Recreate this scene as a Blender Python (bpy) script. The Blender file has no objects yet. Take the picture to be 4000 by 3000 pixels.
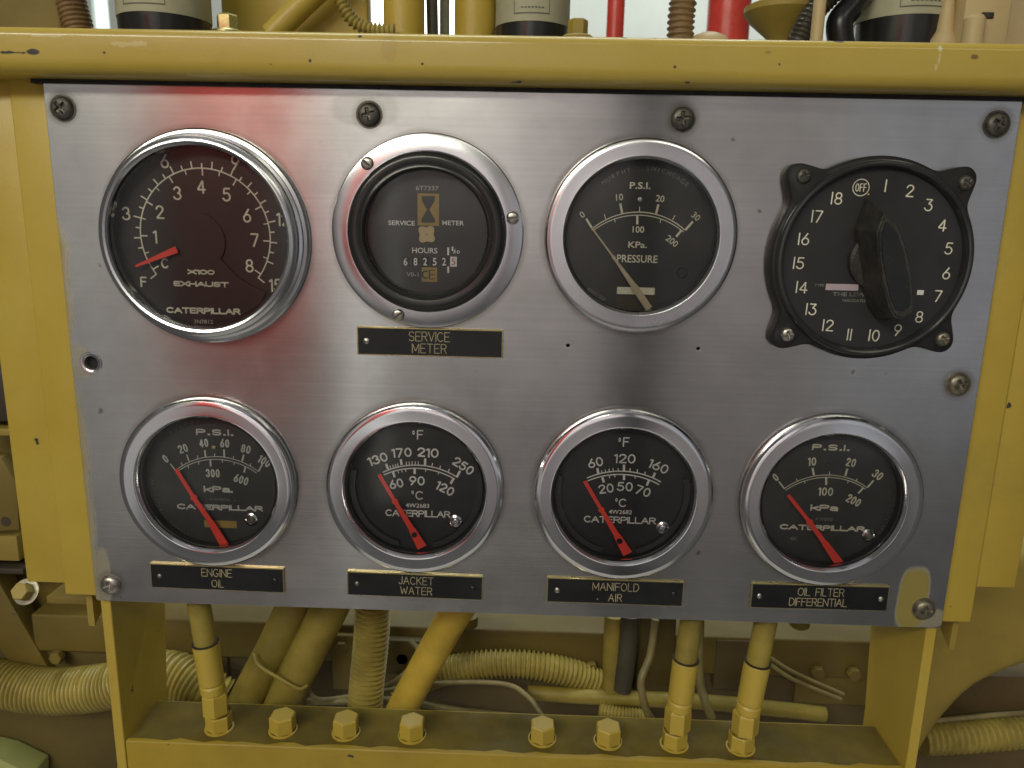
import bpy, bmesh, math, random
from mathutils import Vector, Matrix, Euler
random.seed(7)
scene = bpy.context.scene
COL = scene.collection
U = 0.01                                     # everything below is written in centimetres
PI = math.pi
# ------------------------------------------------------------------ camera
CAM = Vector((18.361, -30.078, 16.661))      # cm, panel front is the plane y=0, panel corner at the origin
EUL = Euler((1.3539, -0.021348, 0.026259), 'XYZ')
FPX = 3023.1
cam_d = bpy.data.cameras.new('camera'); cam = bpy.data.objects.new('camera', cam_d); COL.objects.link(cam)
cam.location = CAM * U; cam.rotation_euler = EUL
cam_d.sensor_width = 36; cam_d.lens = FPX / 4000 * 36
cam_d.clip_start = 0.01; cam_d.clip_end = 100
cam_d.dof.use_dof = True; cam_d.dof.focus_distance = 0.31; cam_d.dof.aperture_fstop = 20
scene.camera = cam
# ------------------------------------------------------------------ world, lamps, exposure
world = bpy.data.worlds.new("World"); scene.world = world; world.use_nodes = True
bg = world.node_tree.nodes['Background']; bg.inputs[0].default_value = (0.86, 0.84, 0.76, 1); bg.inputs[1].default_value = 0.085
scene.view_settings.view_transform = 'Standard'; scene.view_settings.look = 'None'
scene.view_settings.exposure = 0.0; scene.view_settings.gamma = 1
scene.cycles.max_bounces = 8; scene.cycles.transparent_max_bounces = 16

def lamp(name, loc, target, sx, sy, power, col):
    d = bpy.data.lights.new(name, 'AREA'); d.shape = 'RECTANGLE'; d.size = sx * U; d.size_y = sy * U
    d.energy = power; d.color = col
    o = bpy.data.objects.new(name, d); COL.objects.link(o); o.location = Vector(loc) * U
    o.rotation_euler = (Vector(target) - Vector(loc)).to_track_quat('-Z', 'Y').to_euler()
    return o
lamp('ceiling_tube_or_added_lamp', (-45, -132, 90), (10, 0, 12), 120, 14, 11.0, (1.0, 0.98, 0.80))
lamp('ceiling_tube_or_added_lamp', (80, -150, 130), (20, 0, 10), 120, 14, 3.0, (1.0, 0.97, 0.78))
lamp('ceiling_tube_or_added_lamp', (-38, -95, 105), (-50, -150, 20), 60, 14, 5.0, (1.0, 0.98, 0.92))  # unseen lamp added only to brighten the red tank
lamp('ceiling_tube_or_added_lamp', (-10, -185, 90), (0, -260, -60), 220, 14, 26.0, (1.0, 0.96, 0.93))  # unseen lamp added to brighten the lower rear wall for the reflections
lamp('skylight_lamp', (0, -70, 230), (10, -10, 10), 220, 160, 1.8, (0.95, 0.96, 1.0))
lamp('ceiling_tube_or_added_lamp', (10, 36, 150), (18, 12, 0), 120, 14, 9.0, (0.94, 1.0, 0.94))
lamp('ceiling_tube_or_added_lamp', (60, 120, 170), (60, 230, 60), 160, 20, 30.0, (0.94, 1.0, 0.96))  # unseen lamp added to brighten the wall beyond the engine

_R = EUL.to_matrix()
def at(px, py, Y=0.0):                       # a point of the photograph put on the plane y=Y of the machine
    d = _R @ Vector(((px - 2000) / FPX, -(py - 1500) / FPX, -1.0)); t = (Y - CAM.y) / d.y
    p = CAM + d * t
    return Vector((p.x, Y, p.z))
def atz(px, py, Z):
    d = _R @ Vector(((px - 2000) / FPX, -(py - 1500) / FPX, -1.0)); t = (Z - CAM.z) / d.z
    p = CAM + d * t
    return Vector((p.x, p.y, Z))

# ------------------------------------------------------------------ materials
def nmat(name):
    m = bpy.data.materials.new(name); m.use_nodes = True
    return m, m.node_tree, m.node_tree.nodes['Principled BSDF']
def N(nt, typ, **kw):
    n = nt.nodes.new(typ)
    for k, v in kw.items():
        if k in n.inputs: n.inputs[k].default_value = v
        else: setattr(n, k, v)
    return n
def coords(nt, scale=(1, 1, 1)):
    g = nt.nodes.new('ShaderNodeNewGeometry'); mp = nt.nodes.new('ShaderNodeMapping')
    mp.inputs['Scale'].default_value = scale; nt.links.new(g.outputs['Position'], mp.inputs[0])
    return mp.outputs[0]
def ramp(nt, fac, stops):
    r = nt.nodes.new('ShaderNodeValToRGB'); nt.links.new(fac, r.inputs[0])
    el = r.color_ramp.elements
    while len(el) < len(stops): el.new(0.5)
    for e, (p, c) in zip(el, stops): e.position = p; e.color = (*c, 1)
    return r.outputs[0]
def noise(nt, sc, vec, detail=4, rough=0.5):
    n = nt.nodes.new('ShaderNodeTexNoise'); n.inputs['Scale'].default_value = sc; n.inputs['Detail'].default_value = detail
    n.inputs['Roughness'].default_value = rough
    nt.links.new(vec, n.inputs['Vector']); return n.outputs[0]
def mixc(nt, fac, a, b, mode='MIX'):
    m = nt.nodes.new('ShaderNodeMix'); m.data_type = 'RGBA'; m.blend_type = mode
    for s, v in ((0, fac), (6, a), (7, b)):
        if hasattr(v, 'links') or isinstance(v, bpy.types.NodeSocket): nt.links.new(v, m.inputs[s])
        else: m.inputs[s].default_value = v if s == 0 else (*v, 1)
    return m.outputs[2]
def bump(nt, bs, h, strength, dist):
    b = nt.nodes.new('ShaderNodeBump'); b.inputs['Strength'].default_value = strength; b.inputs['Distance'].default_value = dist
    nt.links.new(h, b.inputs['Height']); nt.links.new(b.outputs[0], bs.inputs['Normal'])

def paint(name, c, c2=None, rough=0.38, dirt=(0.10, 0.07, 0.02), dirt_amt=0.35, chips=True, sc=1.0):
    m, nt, bs = nmat(name); v = coords(nt)
    c2 = c2 or tuple(x * 0.78 for x in c)
    base = ramp(nt, noise(nt, 18 * sc, v, 6, 0.6), [(0.3, c2), (0.7, c)])
    d = ramp(nt, noise(nt, 9 * sc, v, 8, 0.7), [(0.52, (0, 0, 0)), (0.75, (dirt_amt,) * 3)])
    col = mixc(nt, d, base, dirt)
    if chips:
        vo = nt.nodes.new('ShaderNodeTexNoise'); vo.inputs['Scale'].default_value = 130; vo.inputs['Detail'].default_value = 2
        nt.links.new(v, vo.inputs['Vector'])
        ch = ramp(nt, vo.outputs[0], [(0.755, (0, 0, 0)), (0.77, (1, 1, 1))])
        col = mixc(nt, ch, col, (0.05, 0.045, 0.035))
    nt.links.new(col, bs.inputs['Base Color'])
    rr = ramp(nt, noise(nt, 40, v, 3), [(0.3, (rough - .08,) * 3), (0.7, (rough + .12,) * 3)])
    nt.links.new(rr, bs.inputs['Roughness'])
    bump(nt, bs, noise(nt, 900, v, 3), 0.12, 0.0004)
    return m
def simple(name, c, rough=0.5, metal=0.0, var=0.15, nsc=60, bmp=0.0, bsc=600, coat=0.0):
    m, nt, bs = nmat(name); v = coords(nt)
    a = tuple(min(1, x * (1 + var)) for x in c); b = tuple(x * (1 - var) for x in c)
    nt.links.new(ramp(nt, noise(nt, nsc, v, 5, 0.6), [(0.35, b), (0.65, a)]), bs.inputs['Base Color'])
    rr = ramp(nt, noise(nt, nsc * 2.3, v, 4), [(0.3, (max(0.02, rough * .8),) * 3), (0.7, (min(1, rough * 1.25),) * 3)])
    nt.links.new(rr, bs.inputs['Roughness']); bs.inputs['Metallic'].default_value = metal
    bs.inputs['Coat Weight'].default_value = coat
    if bmp: bump(nt, bs, noise(nt, bsc, v, 3), bmp, 0.0005)
    return m
M = {}
M['yellow'] = paint('yellow_machine_paint', (0.56, 0.42, 0.075), (0.48, 0.345, 0.048))
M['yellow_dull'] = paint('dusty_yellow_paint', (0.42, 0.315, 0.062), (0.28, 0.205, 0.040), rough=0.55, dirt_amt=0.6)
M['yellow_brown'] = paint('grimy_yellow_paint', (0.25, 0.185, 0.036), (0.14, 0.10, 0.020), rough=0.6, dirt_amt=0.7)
M['bar'] = paint('greasy_yellow_bar_paint', (0.47, 0.34, 0.035), (0.33, 0.23, 0.03), rough=0.45, dirt=(0.10, 0.075, 0.02), dirt_amt=0.75)
M['cream'] = paint('pale_cream_paint', (0.62, 0.50, 0.28), (0.52, 0.40, 0.2), rough=0.45, dirt_amt=0.3, chips=False)
M['hose'] = simple('dusty_hose_paint', (0.29, 0.228, 0.045), 0.5, var=0.25, nsc=50, bmp=0.15)
M['hose_y'] = simple('yellow_hose_paint', (0.60, 0.42, 0.06), 0.5, var=0.2, nsc=40, bmp=0.1)
M['loom'] = simple('beige_loom_plastic', (0.36, 0.29, 0.075), 0.36, var=0.22, nsc=60)
M['loom_brown'] = simple('brown_loom_plastic', (0.24, 0.155, 0.075), 0.35, var=0.25)
M['loom_dark'] = simple('dark_loom_plastic', (0.06, 0.055, 0.04), 0.3, var=0.3)
M['red'] = simple('red_pipe_paint', (0.70, 0.065, 0.05), 0.3, var=0.1)
M['black'] = simple('black_plastic', (0.012, 0.013, 0.015), 0.3, var=0.2)
M['black_matte'] = simple('black_matte_paint', (0.010, 0.010, 0.011), 0.6, var=0.3)
M['black_rough'] = simple('black_cast_plastic', (0.036, 0.034, 0.030), 0.45, var=0.35, nsc=200, bmp=0.5, bsc=1500)
M['rubber'] = simple('black_rubber', (0.02, 0.02, 0.02), 0.22, var=0.2)
M['dial_hazy'] = simple('hazy_dial_black', (0.046, 0.047, 0.048), 0.55, var=0.2, nsc=25)
M['grey_white'] = simple('greyed_white_print', (0.66, 0.66, 0.63), 0.6, var=0.15, nsc=120)
M['dial'] = simple('dial_black', (0.024, 0.024, 0.026), 0.55, var=0.25, nsc=25)
M['dial_ring'] = simple('dark_clear_ring', (0.035, 0.038, 0.038), 0.35, var=0.1)
M['dial_brown'] = simple('dial_dark_brown', (0.020, 0.014, 0.015), 0.5, var=0.2, nsc=25)
M['white_print'] = simple('white_print', (0.86, 0.86, 0.84), 0.6, var=0.12, nsc=120)
M['cream_print'] = simple('cream_print', (0.78, 0.76, 0.62), 0.6, var=0.15, nsc=120)
M['grey_print'] = simple('worn_grey_print', (0.42, 0.42, 0.40), 0.6, var=0.4, nsc=160)
M['dim_print'] = simple('faded_print', (0.20, 0.20, 0.19), 0.6, var=0.5, nsc=200)
M['gold_print'] = simple('gold_print', (0.40, 0.28, 0.07), 0.5, var=0.15)
M['orange_print'] = simple('faded_orange_print', (0.62, 0.16, 0.08), 0.6)
M['pink_plate'] = simple('pale_pink_label', (0.50, 0.42, 0.46), 0.5)
M['brass'] = simple('brass_engraving', (0.36, 0.31, 0.19), 0.6, metal=0.0, var=0.25, nsc=200)
M['brass_edge'] = simple('brass_edge', (0.62, 0.52, 0.25), 0.3, metal=0.9)
M['nameplate'] = simple('black_nameplate', (0.008, 0.009, 0.011), 0.38, var=0.3, nsc=50, bmp=0.05)
M['needle_red'] = simple('red_needle_paint', (0.98, 0.07, 0.045), 0.45, var=0.04)
M['needle_cream'] = simple('aged_needle_paint', (0.56, 0.49, 0.34), 0.55, var=0.2)
M['chrome'] = simple('polished_bezel', (0.82, 0.82, 0.86), 0.14, metal=1.0, var=0.04, nsc=14)
M['alu'] = simple('satin_aluminium', (0.70, 0.70, 0.74), 0.22, metal=1.0, var=0.06, nsc=18)
M['steel'] = simple('zinc_screw', (0.50, 0.48, 0.44), 0.33, metal=1.0, var=0.2, nsc=300)
M['steel_dark'] = simple('dull_dark_screw', (0.13, 0.125, 0.11), 0.5, metal=0.8, var=0.3, nsc=300)
M['steel_mid'] = simple('tarnished_screw', (0.27, 0.25, 0.19), 0.42, metal=0.9, var=0.3, nsc=300)
M['bolt_bright'] = simple('bright_plated_bolt', (0.55, 0.53, 0.25), 0.25, metal=0.9)
M['label'] = simple('pale_label', (0.42, 0.42, 0.30), 0.5, var=0.1)
M['ink'] = simple('label_ink', (0.12, 0.12, 0.09), 0.6)
M['grey_pipe'] = simple('grey_pipe', (0.42, 0.44, 0.42), 0.4)
M['cable'] = simple('dark_cable', (0.07, 0.065, 0.045), 0.5)
M['wire'] = simple('dusty_wire', (0.21, 0.175, 0.075), 0.5, var=0.3)
M['wall'] = simple('pale_wall_paint', (0.58, 0.60, 0.56), 0.8, var=0.06, nsc=3)
M['wall_rear'] = simple('greyish_rear_wall_paint', (0.44, 0.415, 0.41), 0.8, var=0.15, nsc=1.2)
M['floor'] = simple('concrete_floor', (0.42, 0.41, 0.38), 0.5, var=0.15, nsc=3)
M['green'] = simple('green_floor_paint', (0.42, 0.46, 0.17), 0.5, var=0.15, nsc=8)
M['dark_iron'] = simple('dark_oily_iron', (0.045, 0.035, 0.022), 0.55, var=0.35, nsc=30, bmp=0.3, bsc=200)
M['stand_in'] = simple('dark_stand_in_paint', (0.06, 0.06, 0.065), 0.6)

def glass_mat():
    m = bpy.data.materials.new('gauge_glass'); m.use_nodes = True; nt = m.node_tree
    for n in list(nt.nodes): nt.nodes.remove(n)
    out = nt.nodes.new('ShaderNodeOutputMaterial'); mx = nt.nodes.new('ShaderNodeMixShader')
    tr = nt.nodes.new('ShaderNodeBsdfTransparent'); gl = nt.nodes.new('ShaderNodeBsdfGlossy'); fr = nt.nodes.new('ShaderNodeFresnel')
    fr.inputs[0].default_value = 1.55; gl.inputs['Roughness'].default_value = 0.11
    tr.inputs[0].default_value = (0.93, 0.94, 0.93, 1)
    v = coords(nt)
    mul = nt.nodes.new('ShaderNodeMath'); mul.operation = 'MULTIPLY_ADD'; mul.inputs[1].default_value = 1.0
    nt.links.new(fr.outputs[0], mul.inputs[0]); du = ramp(nt, noise(nt, 160, v, 8, .75), [(0.5, (0.0,) * 3), (0.8, (0.03,) * 3)])
    nt.links.new(du, mul.inputs[2])
    nt.links.new(mul.outputs[0], mx.inputs[0]); nt.links.new(tr.outputs[0], mx.inputs[1]); nt.links.new(gl.outputs[0], mx.inputs[2])
    nt.links.new(mx.outputs[0], out.inputs[0]); return m
M['glass'] = glass_mat()

def emis(name, c, s):
    m, nt, bs = nmat(name); v = coords(nt)
    nt.links.new(ramp(nt, noise(nt, 5, v, 2), [(0.3, tuple(x * .85 for x in c)), (0.7, c)]), bs.inputs['Emission Color'])
    bs.inputs['Emission Strength'].default_value = s; bs.inputs['Base Color'].default_value = (0.1, 0.1, 0.1, 1)
    return m
M['window'] = emis('daylit_window_glass', (0.80, 0.95, 0.88), 1.4)
M['window_bright'] = emis('bright_daylit_window_glass', (0.92, 1.0, 0.92), 2.6)
M['window_rear'] = emis('hazy_window_glass', (1.0, 0.97, 0.90), 0.36)
M['window_rear2'] = emis('sunlit_window_glass', (1.0, 1.0, 0.92), 1.05)
M['window_dim'] = emis('dim_window_glass', (0.92, 0.94, 1.0), 0.36)

def plate_mat():
    m, nt, bs = nmat('brushed_aluminium_plate')
    v = coords(nt); vb = coords(nt, (3.0, 60.0, 900.0)); vb2 = coords(nt, (14.0, 60.0, 3200.0))
    smudge = ramp(nt, noise(nt, 16, v, 7, 0.65), [(0.30, (0.46, 0.455, 0.45)), (0.60, (0.60, 0.595, 0.60))])
    br = ramp(nt, noise(nt, 1.0, vb, 3), [(0.3, (0.92,) * 3), (0.7, (1.0,) * 3)])
    metal = mixc(nt, 1.0, smudge, br, 'MULTIPLY')
    # yellow overspray: along the left edge and over the lower right corner
    sep = nt.nodes.new('ShaderNodeSeparateXYZ'); g = nt.nodes.new('ShaderNodeNewGeometry'); nt.links.new(g.outputs['Position'], sep.inputs[0])
    def ma(op, a, b=None, c=None, clamp=False):
        n = nt.nodes.new('ShaderNodeMath'); n.operation = op; n.use_clamp = clamp
        for i, x in enumerate((a, b, c)):
            if x is None: continue
            if isinstance(x, bpy.types.NodeSocket): nt.links.new(x, n.inputs[i])
            else: n.inputs[i].default_value = x
        return n.outputs[0]
    X = sep.outputs[0]; Z = sep.outputs[2]
    nz = noise(nt, 60, v, 5); nz2 = noise(nt, 14, v, 3)
    w = ma('MULTIPLY_ADD', nz2, 0.018, -0.0045)                       # overspray width
    wz = ma('ADD', w, ma('MULTIPLY', ma('MULTIPLY', ma('SUBTRACT', Z, 0.15), 25.0, clamp=True), -0.012))
    left = ma('MULTIPLY', ma('DIVIDE', ma('SUBTRACT', wz, X), 0.003), 0.55, clamp=True)
    def blob(cx, cz, rx, rz):
        a = ma('DIVIDE', ma('SUBTRACT', X, cx), rx); b = ma('DIVIDE', ma('SUBTRACT', Z, cz), rz)
        r = ma('SQRT', ma('ADD', ma('POWER', ma('ABSOLUTE', a), 3.0), ma('POWER', ma('ABSOLUTE', b), 3.0)))
        r = ma('MULTIPLY_ADD', nz, 0.5, r)
        return ma('MULTIPLY', ma('SUBTRACT', 1.42, r), 3.2, clamp=True)
    b1 = blob(0.3465, 0.013, 0.0062, 0.0140); b2 = blob(0.353, 0.0045, 0.0075, 0.0042)
    b3 = blob(0.0035, 0.1045, 0.0042, 0.0065); b4 = blob(0.0045, 0.012, 0.003, 0.012)
    blobs = ma('MAXIMUM', b1, ma('MULTIPLY', b2, 0.55)); blobs = ma('MULTIPLY', blobs, 0.92)
    msk = ma('MAXIMUM', left, blobs, None); msk = ma('MAXIMUM', msk, ma('MULTIPLY', b3, 0.35)); msk = ma('MAXIMUM', msk, ma('MULTIPLY', b4, 0.45))
    col = mixc(nt, msk, metal, (0.30, 0.235, 0.03))
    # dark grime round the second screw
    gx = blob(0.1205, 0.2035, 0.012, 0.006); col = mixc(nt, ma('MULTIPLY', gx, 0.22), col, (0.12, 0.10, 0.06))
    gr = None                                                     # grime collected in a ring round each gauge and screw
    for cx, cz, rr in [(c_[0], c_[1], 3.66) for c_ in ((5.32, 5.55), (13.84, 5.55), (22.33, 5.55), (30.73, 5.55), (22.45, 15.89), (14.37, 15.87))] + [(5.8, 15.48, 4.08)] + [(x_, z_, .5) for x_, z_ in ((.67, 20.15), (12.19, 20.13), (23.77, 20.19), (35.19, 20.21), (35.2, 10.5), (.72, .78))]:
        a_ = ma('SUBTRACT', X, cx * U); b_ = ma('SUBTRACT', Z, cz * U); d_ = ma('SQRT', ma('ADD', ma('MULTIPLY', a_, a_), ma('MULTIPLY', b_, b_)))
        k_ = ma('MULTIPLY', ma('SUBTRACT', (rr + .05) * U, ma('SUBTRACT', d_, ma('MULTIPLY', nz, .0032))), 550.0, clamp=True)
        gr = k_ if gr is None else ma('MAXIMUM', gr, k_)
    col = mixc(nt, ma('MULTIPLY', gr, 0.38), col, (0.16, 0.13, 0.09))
    # small dark specks
    sp = ramp(nt, noise(nt, 150, v, 2), [(0.74, (0, 0, 0)), (0.78, (0.6,) * 3)])
    col = mixc(nt, sp, col, (0.12, 0.10, 0.08))
    nt.links.new(col, bs.inputs['Base Color'])
    nt.links.new(ma('SUBTRACT', 1.0, ma('MULTIPLY', msk, 0.95)), bs.inputs['Metallic'])
    rough = ma('ADD', ma('MULTIPLY_ADD', nz2, 0.08, 0.16), ma('MULTIPLY', msk, 0.2))
    sm = ramp(nt, noise(nt, 38, v, 9, 0.72), [(0.46, (0, 0, 0)), (0.62, (1, 1, 1))]); rough = ma('ADD', rough, ma('MULTIPLY', sm, 0.022))
    nt.links.new(rough, bs.inputs['Roughness'])
    bs.inputs['Anisotropic'].default_value = 0.8
    tg = nt.nodes.new('ShaderNodeCombineXYZ'); tg.inputs[0].default_value = 1.0
    nt.links.new(tg.outputs[0], bs.inputs['Tangent'])
    bs.inputs['Anisotropic Rotation'].default_value = ANISO
    hh = ma('ADD', noise(nt, 1.0, vb2, 2), ma('MULTIPLY', noise(nt, 1.0, vb, 2), 0.6))
    bump(nt, bs, hh, 0.10, 0.00012)
    return m
ANISO = 0.25
M['plate'] = plate_mat()
def worn_rail():
    m = M['yellow'].copy(); m.name = 'worn_yellow_rail_paint'; nt = m.node_tree; bs = nt.nodes['Principled BSDF']; bs.inputs['Coat Weight'].default_value = 0.5; bs.inputs['Coat Roughness'].default_value = 0.12
    col = bs.inputs['Base Color'].links[0].from_socket
    g = nt.nodes.new('ShaderNodeNewGeometry'); sep = nt.nodes.new('ShaderNodeSeparateXYZ'); nt.links.new(g.outputs['Position'], sep.inputs[0])
    nz = nt.nodes.new('ShaderNodeTexNoise'); nz.inputs['Scale'].default_value = 420; nt.links.new(g.outputs['Position'], nz.inputs['Vector'])
    def ma(op, a, b=None, c=None, clamp=False):
        n = nt.nodes.new('ShaderNodeMath'); n.operation = op; n.use_clamp = clamp
        for i, x in enumerate((a, b, c)):
            if x is None: continue
            if isinstance(x, bpy.types.NodeSocket): nt.links.new(x, n.inputs[i])
            else: n.inputs[i].default_value = x
        return n.outputs[0]
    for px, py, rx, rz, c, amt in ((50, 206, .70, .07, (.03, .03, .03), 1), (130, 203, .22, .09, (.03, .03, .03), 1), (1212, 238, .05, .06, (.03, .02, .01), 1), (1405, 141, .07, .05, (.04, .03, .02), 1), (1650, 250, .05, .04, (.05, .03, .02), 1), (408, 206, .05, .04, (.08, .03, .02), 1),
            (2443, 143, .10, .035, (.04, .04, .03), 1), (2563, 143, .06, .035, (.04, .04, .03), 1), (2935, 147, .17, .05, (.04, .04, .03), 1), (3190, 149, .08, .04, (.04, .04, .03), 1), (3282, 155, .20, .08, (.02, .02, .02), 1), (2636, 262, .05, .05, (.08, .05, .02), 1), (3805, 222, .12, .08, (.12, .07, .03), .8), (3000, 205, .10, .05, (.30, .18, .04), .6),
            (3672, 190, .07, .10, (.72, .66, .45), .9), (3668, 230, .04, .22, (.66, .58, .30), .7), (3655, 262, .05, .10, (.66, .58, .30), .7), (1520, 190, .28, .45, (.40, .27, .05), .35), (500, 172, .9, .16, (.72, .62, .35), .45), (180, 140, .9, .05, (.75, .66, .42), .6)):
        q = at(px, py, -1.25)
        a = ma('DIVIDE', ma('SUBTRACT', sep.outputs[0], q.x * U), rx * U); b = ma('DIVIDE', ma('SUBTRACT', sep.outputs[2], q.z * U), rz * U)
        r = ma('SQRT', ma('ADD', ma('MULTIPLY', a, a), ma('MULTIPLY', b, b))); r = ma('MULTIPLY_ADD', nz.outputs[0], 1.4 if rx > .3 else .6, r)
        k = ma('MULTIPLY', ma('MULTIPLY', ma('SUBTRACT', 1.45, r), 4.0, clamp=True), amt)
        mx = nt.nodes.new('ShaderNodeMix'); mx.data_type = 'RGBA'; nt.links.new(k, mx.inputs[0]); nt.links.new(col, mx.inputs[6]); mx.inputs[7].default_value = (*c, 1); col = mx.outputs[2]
    nt.links.new(col, bs.inputs['Base Color']); return m
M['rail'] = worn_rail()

# ------------------------------------------------------------------ mesh builders (cm in, metres out)
class MB:
    def __init__(s): s.v = []; s.f = []
    def add(s, vs, fs):
        n = len(s.v); s.v += [tuple(v) for v in vs]; s.f += [tuple(i + n for i in f) for f in fs]; return s
    def bm_add(s, bm):
        bm.verts.ensure_lookup_table(); bm.verts.index_update()
        return s.add([v.co[:] for v in bm.verts], [[v.index for v in f.verts] for f in bm.faces])
    def box(s, x0, x1, y0, y1, z0, z1, b=0.0, seg=2, tf=None):
        bm = bmesh.new(); bmesh.ops.create_cube(bm, size=1)
        for v in bm.verts: v.co = ((x0 + x1) / 2 + v.co.x * (x1 - x0), (y0 + y1) / 2 + v.co.y * (y1 - y0), (z0 + z1) / 2 + v.co.z * (z1 - z0))
        if b: bmesh.ops.bevel(bm, geom=list(bm.edges), offset=b, segments=seg, affect='EDGES', profile=0.5)
        if tf: bm.transform(tf)
        s.bm_add(bm); bm.free(); return s
    def lathe(s, prof, n=64, c=(0, 0), axis='y', o=(0, 0, 0)):    # prof: (r, h); axis y uses h as y, axis z uses h as z
        vs = []; fs = []
        for r, h in prof:
            for k in range(n):
                a = 2 * PI * k / n
                vs.append((c[0] + r * math.cos(a), h, c[1] + r * math.sin(a)) if axis == 'y' else (c[0] + r * math.cos(a), c[1] + r * math.sin(a), h))
        for i in range(len(prof) - 1):
            for k in range(n):
                k2 = (k + 1) % n
                fs.append((i * n + k, i * n + k2, (i + 1) * n + k2, (i + 1) * n + k))
        if prof[0][0] > 0.001: pass
        return s.add(vs, fs)
    def disc(s, r, y, n=64, c=(0, 0)):
        return s.add([(c[0] + r * math.cos(2 * PI * k / n), y, c[1] + r * math.sin(2 * PI * k / n)) for k in range(n)], [tuple(range(n))])
    def prism(s, pts, y0, y1, b=0.0, seg=2, axis='y', tf=None):    # outline in x,z extruded y0..y1 (or x,y extruded in z)
        bm = bmesh.new()
        if axis == 'y': vs = [bm.verts.new((p[0], y0, p[1])) for p in pts]; d = (0, y1 - y0, 0)
        elif axis == 'z': vs = [bm.verts.new((p[0], p[1], y0)) for p in pts]; d = (0, 0, y1 - y0)
        else: vs = [bm.verts.new((y0, p[0], p[1])) for p in pts]; d = (y1 - y0, 0, 0)
        f = bm.faces.new(vs); r = bmesh.ops.extrude_face_region(bm, geom=[f])
        bmesh.ops.translate(bm, verts=[v for v in r['geom'] if isinstance(v, bmesh.types.BMVert)], vec=d)
        if b: bmesh.ops.bevel(bm, geom=list(bm.edges), offset=b, segments=seg, affect='EDGES', profile=0.5)
        bmesh.ops.recalc_face_normals(bm, faces=bm.faces)
        if tf: bm.transform(tf)
        s.bm_add(bm); bm.free(); return s
    def hexa(s, r, z0, z1, c=(0, 0), ch=0.08, a0=0.0, n=6):
        pr = [(0.001, z0), (r, z0), (r, z1 - ch), (r * 0.9, z1), (0.001, z1)]
        vs = []; fs = []
        for rr, h in pr:
            for k in range(n):
                a = a0 + 2 * PI * k / n; vs.append((c[0] + rr * math.cos(a), c[1] + rr * math.sin(a), h))
        for i in range(len(pr) - 1):
            for k in range(n): fs.append((i * n + k, i * n + (k + 1) % n, (i + 1) * n + (k + 1) % n, (i + 1) * n + k))
        return s.add(vs, fs)
    def tube(s, pts, r, n=12, flat=1.0, cap=True):                 # r number or list
        pts = [Vector(p) for p in pts]; m = len(pts)
        rs = r if isinstance(r, (list, tuple)) else [r] * m
        T = []
        for i in range(m):
            a = pts[max(0, i - 1)]; b = pts[min(m - 1, i + 1)]; T.append((b - a).normalized())
        up = Vector((0, 1, 0))
        if abs(T[0].dot(up)) > 0.9: up = Vector((1, 0, 0))
        nrm = (up - T[0] * up.dot(T[0])).normalized()
        vs = []; fs = []
        for i in range(m):
            nrm = (nrm - T[i] * nrm.dot(T[i])).normalized(); bn = T[i].cross(nrm)
            for k in range(n):
                a = 2 * PI * k / n
                vs.append(pts[i] + nrm * (math.cos(a) * rs[i] * flat) + bn * (math.sin(a) * rs[i]))
        for i in range(m - 1):
            for k in range(n): fs.append((i * n + k, i * n + (k + 1) % n, (i + 1) * n + (k + 1) % n, (i + 1) * n + k))
        if cap: fs.append(tuple(range(n - 1, -1, -1))); fs.append(tuple((m - 1) * n + k for k in range(n)))
        return s.add(vs, fs)
    def arcband(s, c, r0, r1, a0, a1, y, n=48):
        vs = []; fs = []
        for i in range(n + 1):
            a = a0 + (a1 - a0) * i / n
            vs += [(c[0] + r0 * math.cos(a), y, c[1] + r0 * math.sin(a)), (c[0] + r1 * math.cos(a), y, c[1] + r1 * math.sin(a))]
        for i in range(n): fs.append((2 * i, 2 * i + 1, 2 * i + 3, 2 * i + 2))
        return s.add(vs, fs)
    def quadline(s, p, q, w, y):
        d = Vector((q[0] - p[0], q[1] - p[1])).normalized(); n = Vector((-d.y, d.x)) * w / 2
        return s.add([(p[0] + n.x, y, p[1] + n.y), (p[0] - n.x, y, p[1] - n.y), (q[0] - n.x, y, q[1] - n.y), (q[0] + n.x, y, q[1] + n.y)], [(0, 1, 2, 3)])
    def rect(s, x0, x1, z0, z1, y): return s.add([(x0, y, z0), (x1, y, z0), (x1, y, z1), (x0, y, z1)], [(0, 1, 2, 3)])
    def shift(s, d): s.v = [(v[0] + d[0], v[1] + d[1], v[2] + d[2]) for v in s.v]; return s
    def build(s, name, mat, parent=None, ang=35, keep=True, recalc=True, origin=None):
        P = Vector((0, 0, 0))
        if parent is not None: P = wloc(parent)
        if origin is not None: P = Vector(origin)
        me = bpy.data.meshes.new(name)
        me.from_pydata([((v[0] - P.x) * U, (v[1] - P.y) * U, (v[2] - P.z) * U) for v in s.v], [], s.f)
        if recalc:
            bm = bmesh.new(); bm.from_mesh(me); bmesh.ops.recalc_face_normals(bm, faces=bm.faces); bm.to_mesh(me); bm.free()
        me.materials.append(M[mat] if isinstance(mat, str) else mat)
        for p in me.polygons: p.use_smooth = True
        me.set_sharp_from_angle(angle=math.radians(ang))
        o = bpy.data.objects.new(name, me); COL.objects.link(o)
        if parent is not None: o.parent = parent
        elif origin is not None: o.location = P * U
        return o
_loc = {}
def wloc(o):
    while o is not None:
        if o.name in _loc: return _loc[o.name]
        o = o.parent
    return Vector((0, 0, 0))
def tag(o, label=None, cat=None, group=None, kind=None):
    if label: o['label'] = label
    if cat: o['category'] = cat
    if group: o['group'] = group
    if kind: o['kind'] = kind
    return o
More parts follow.
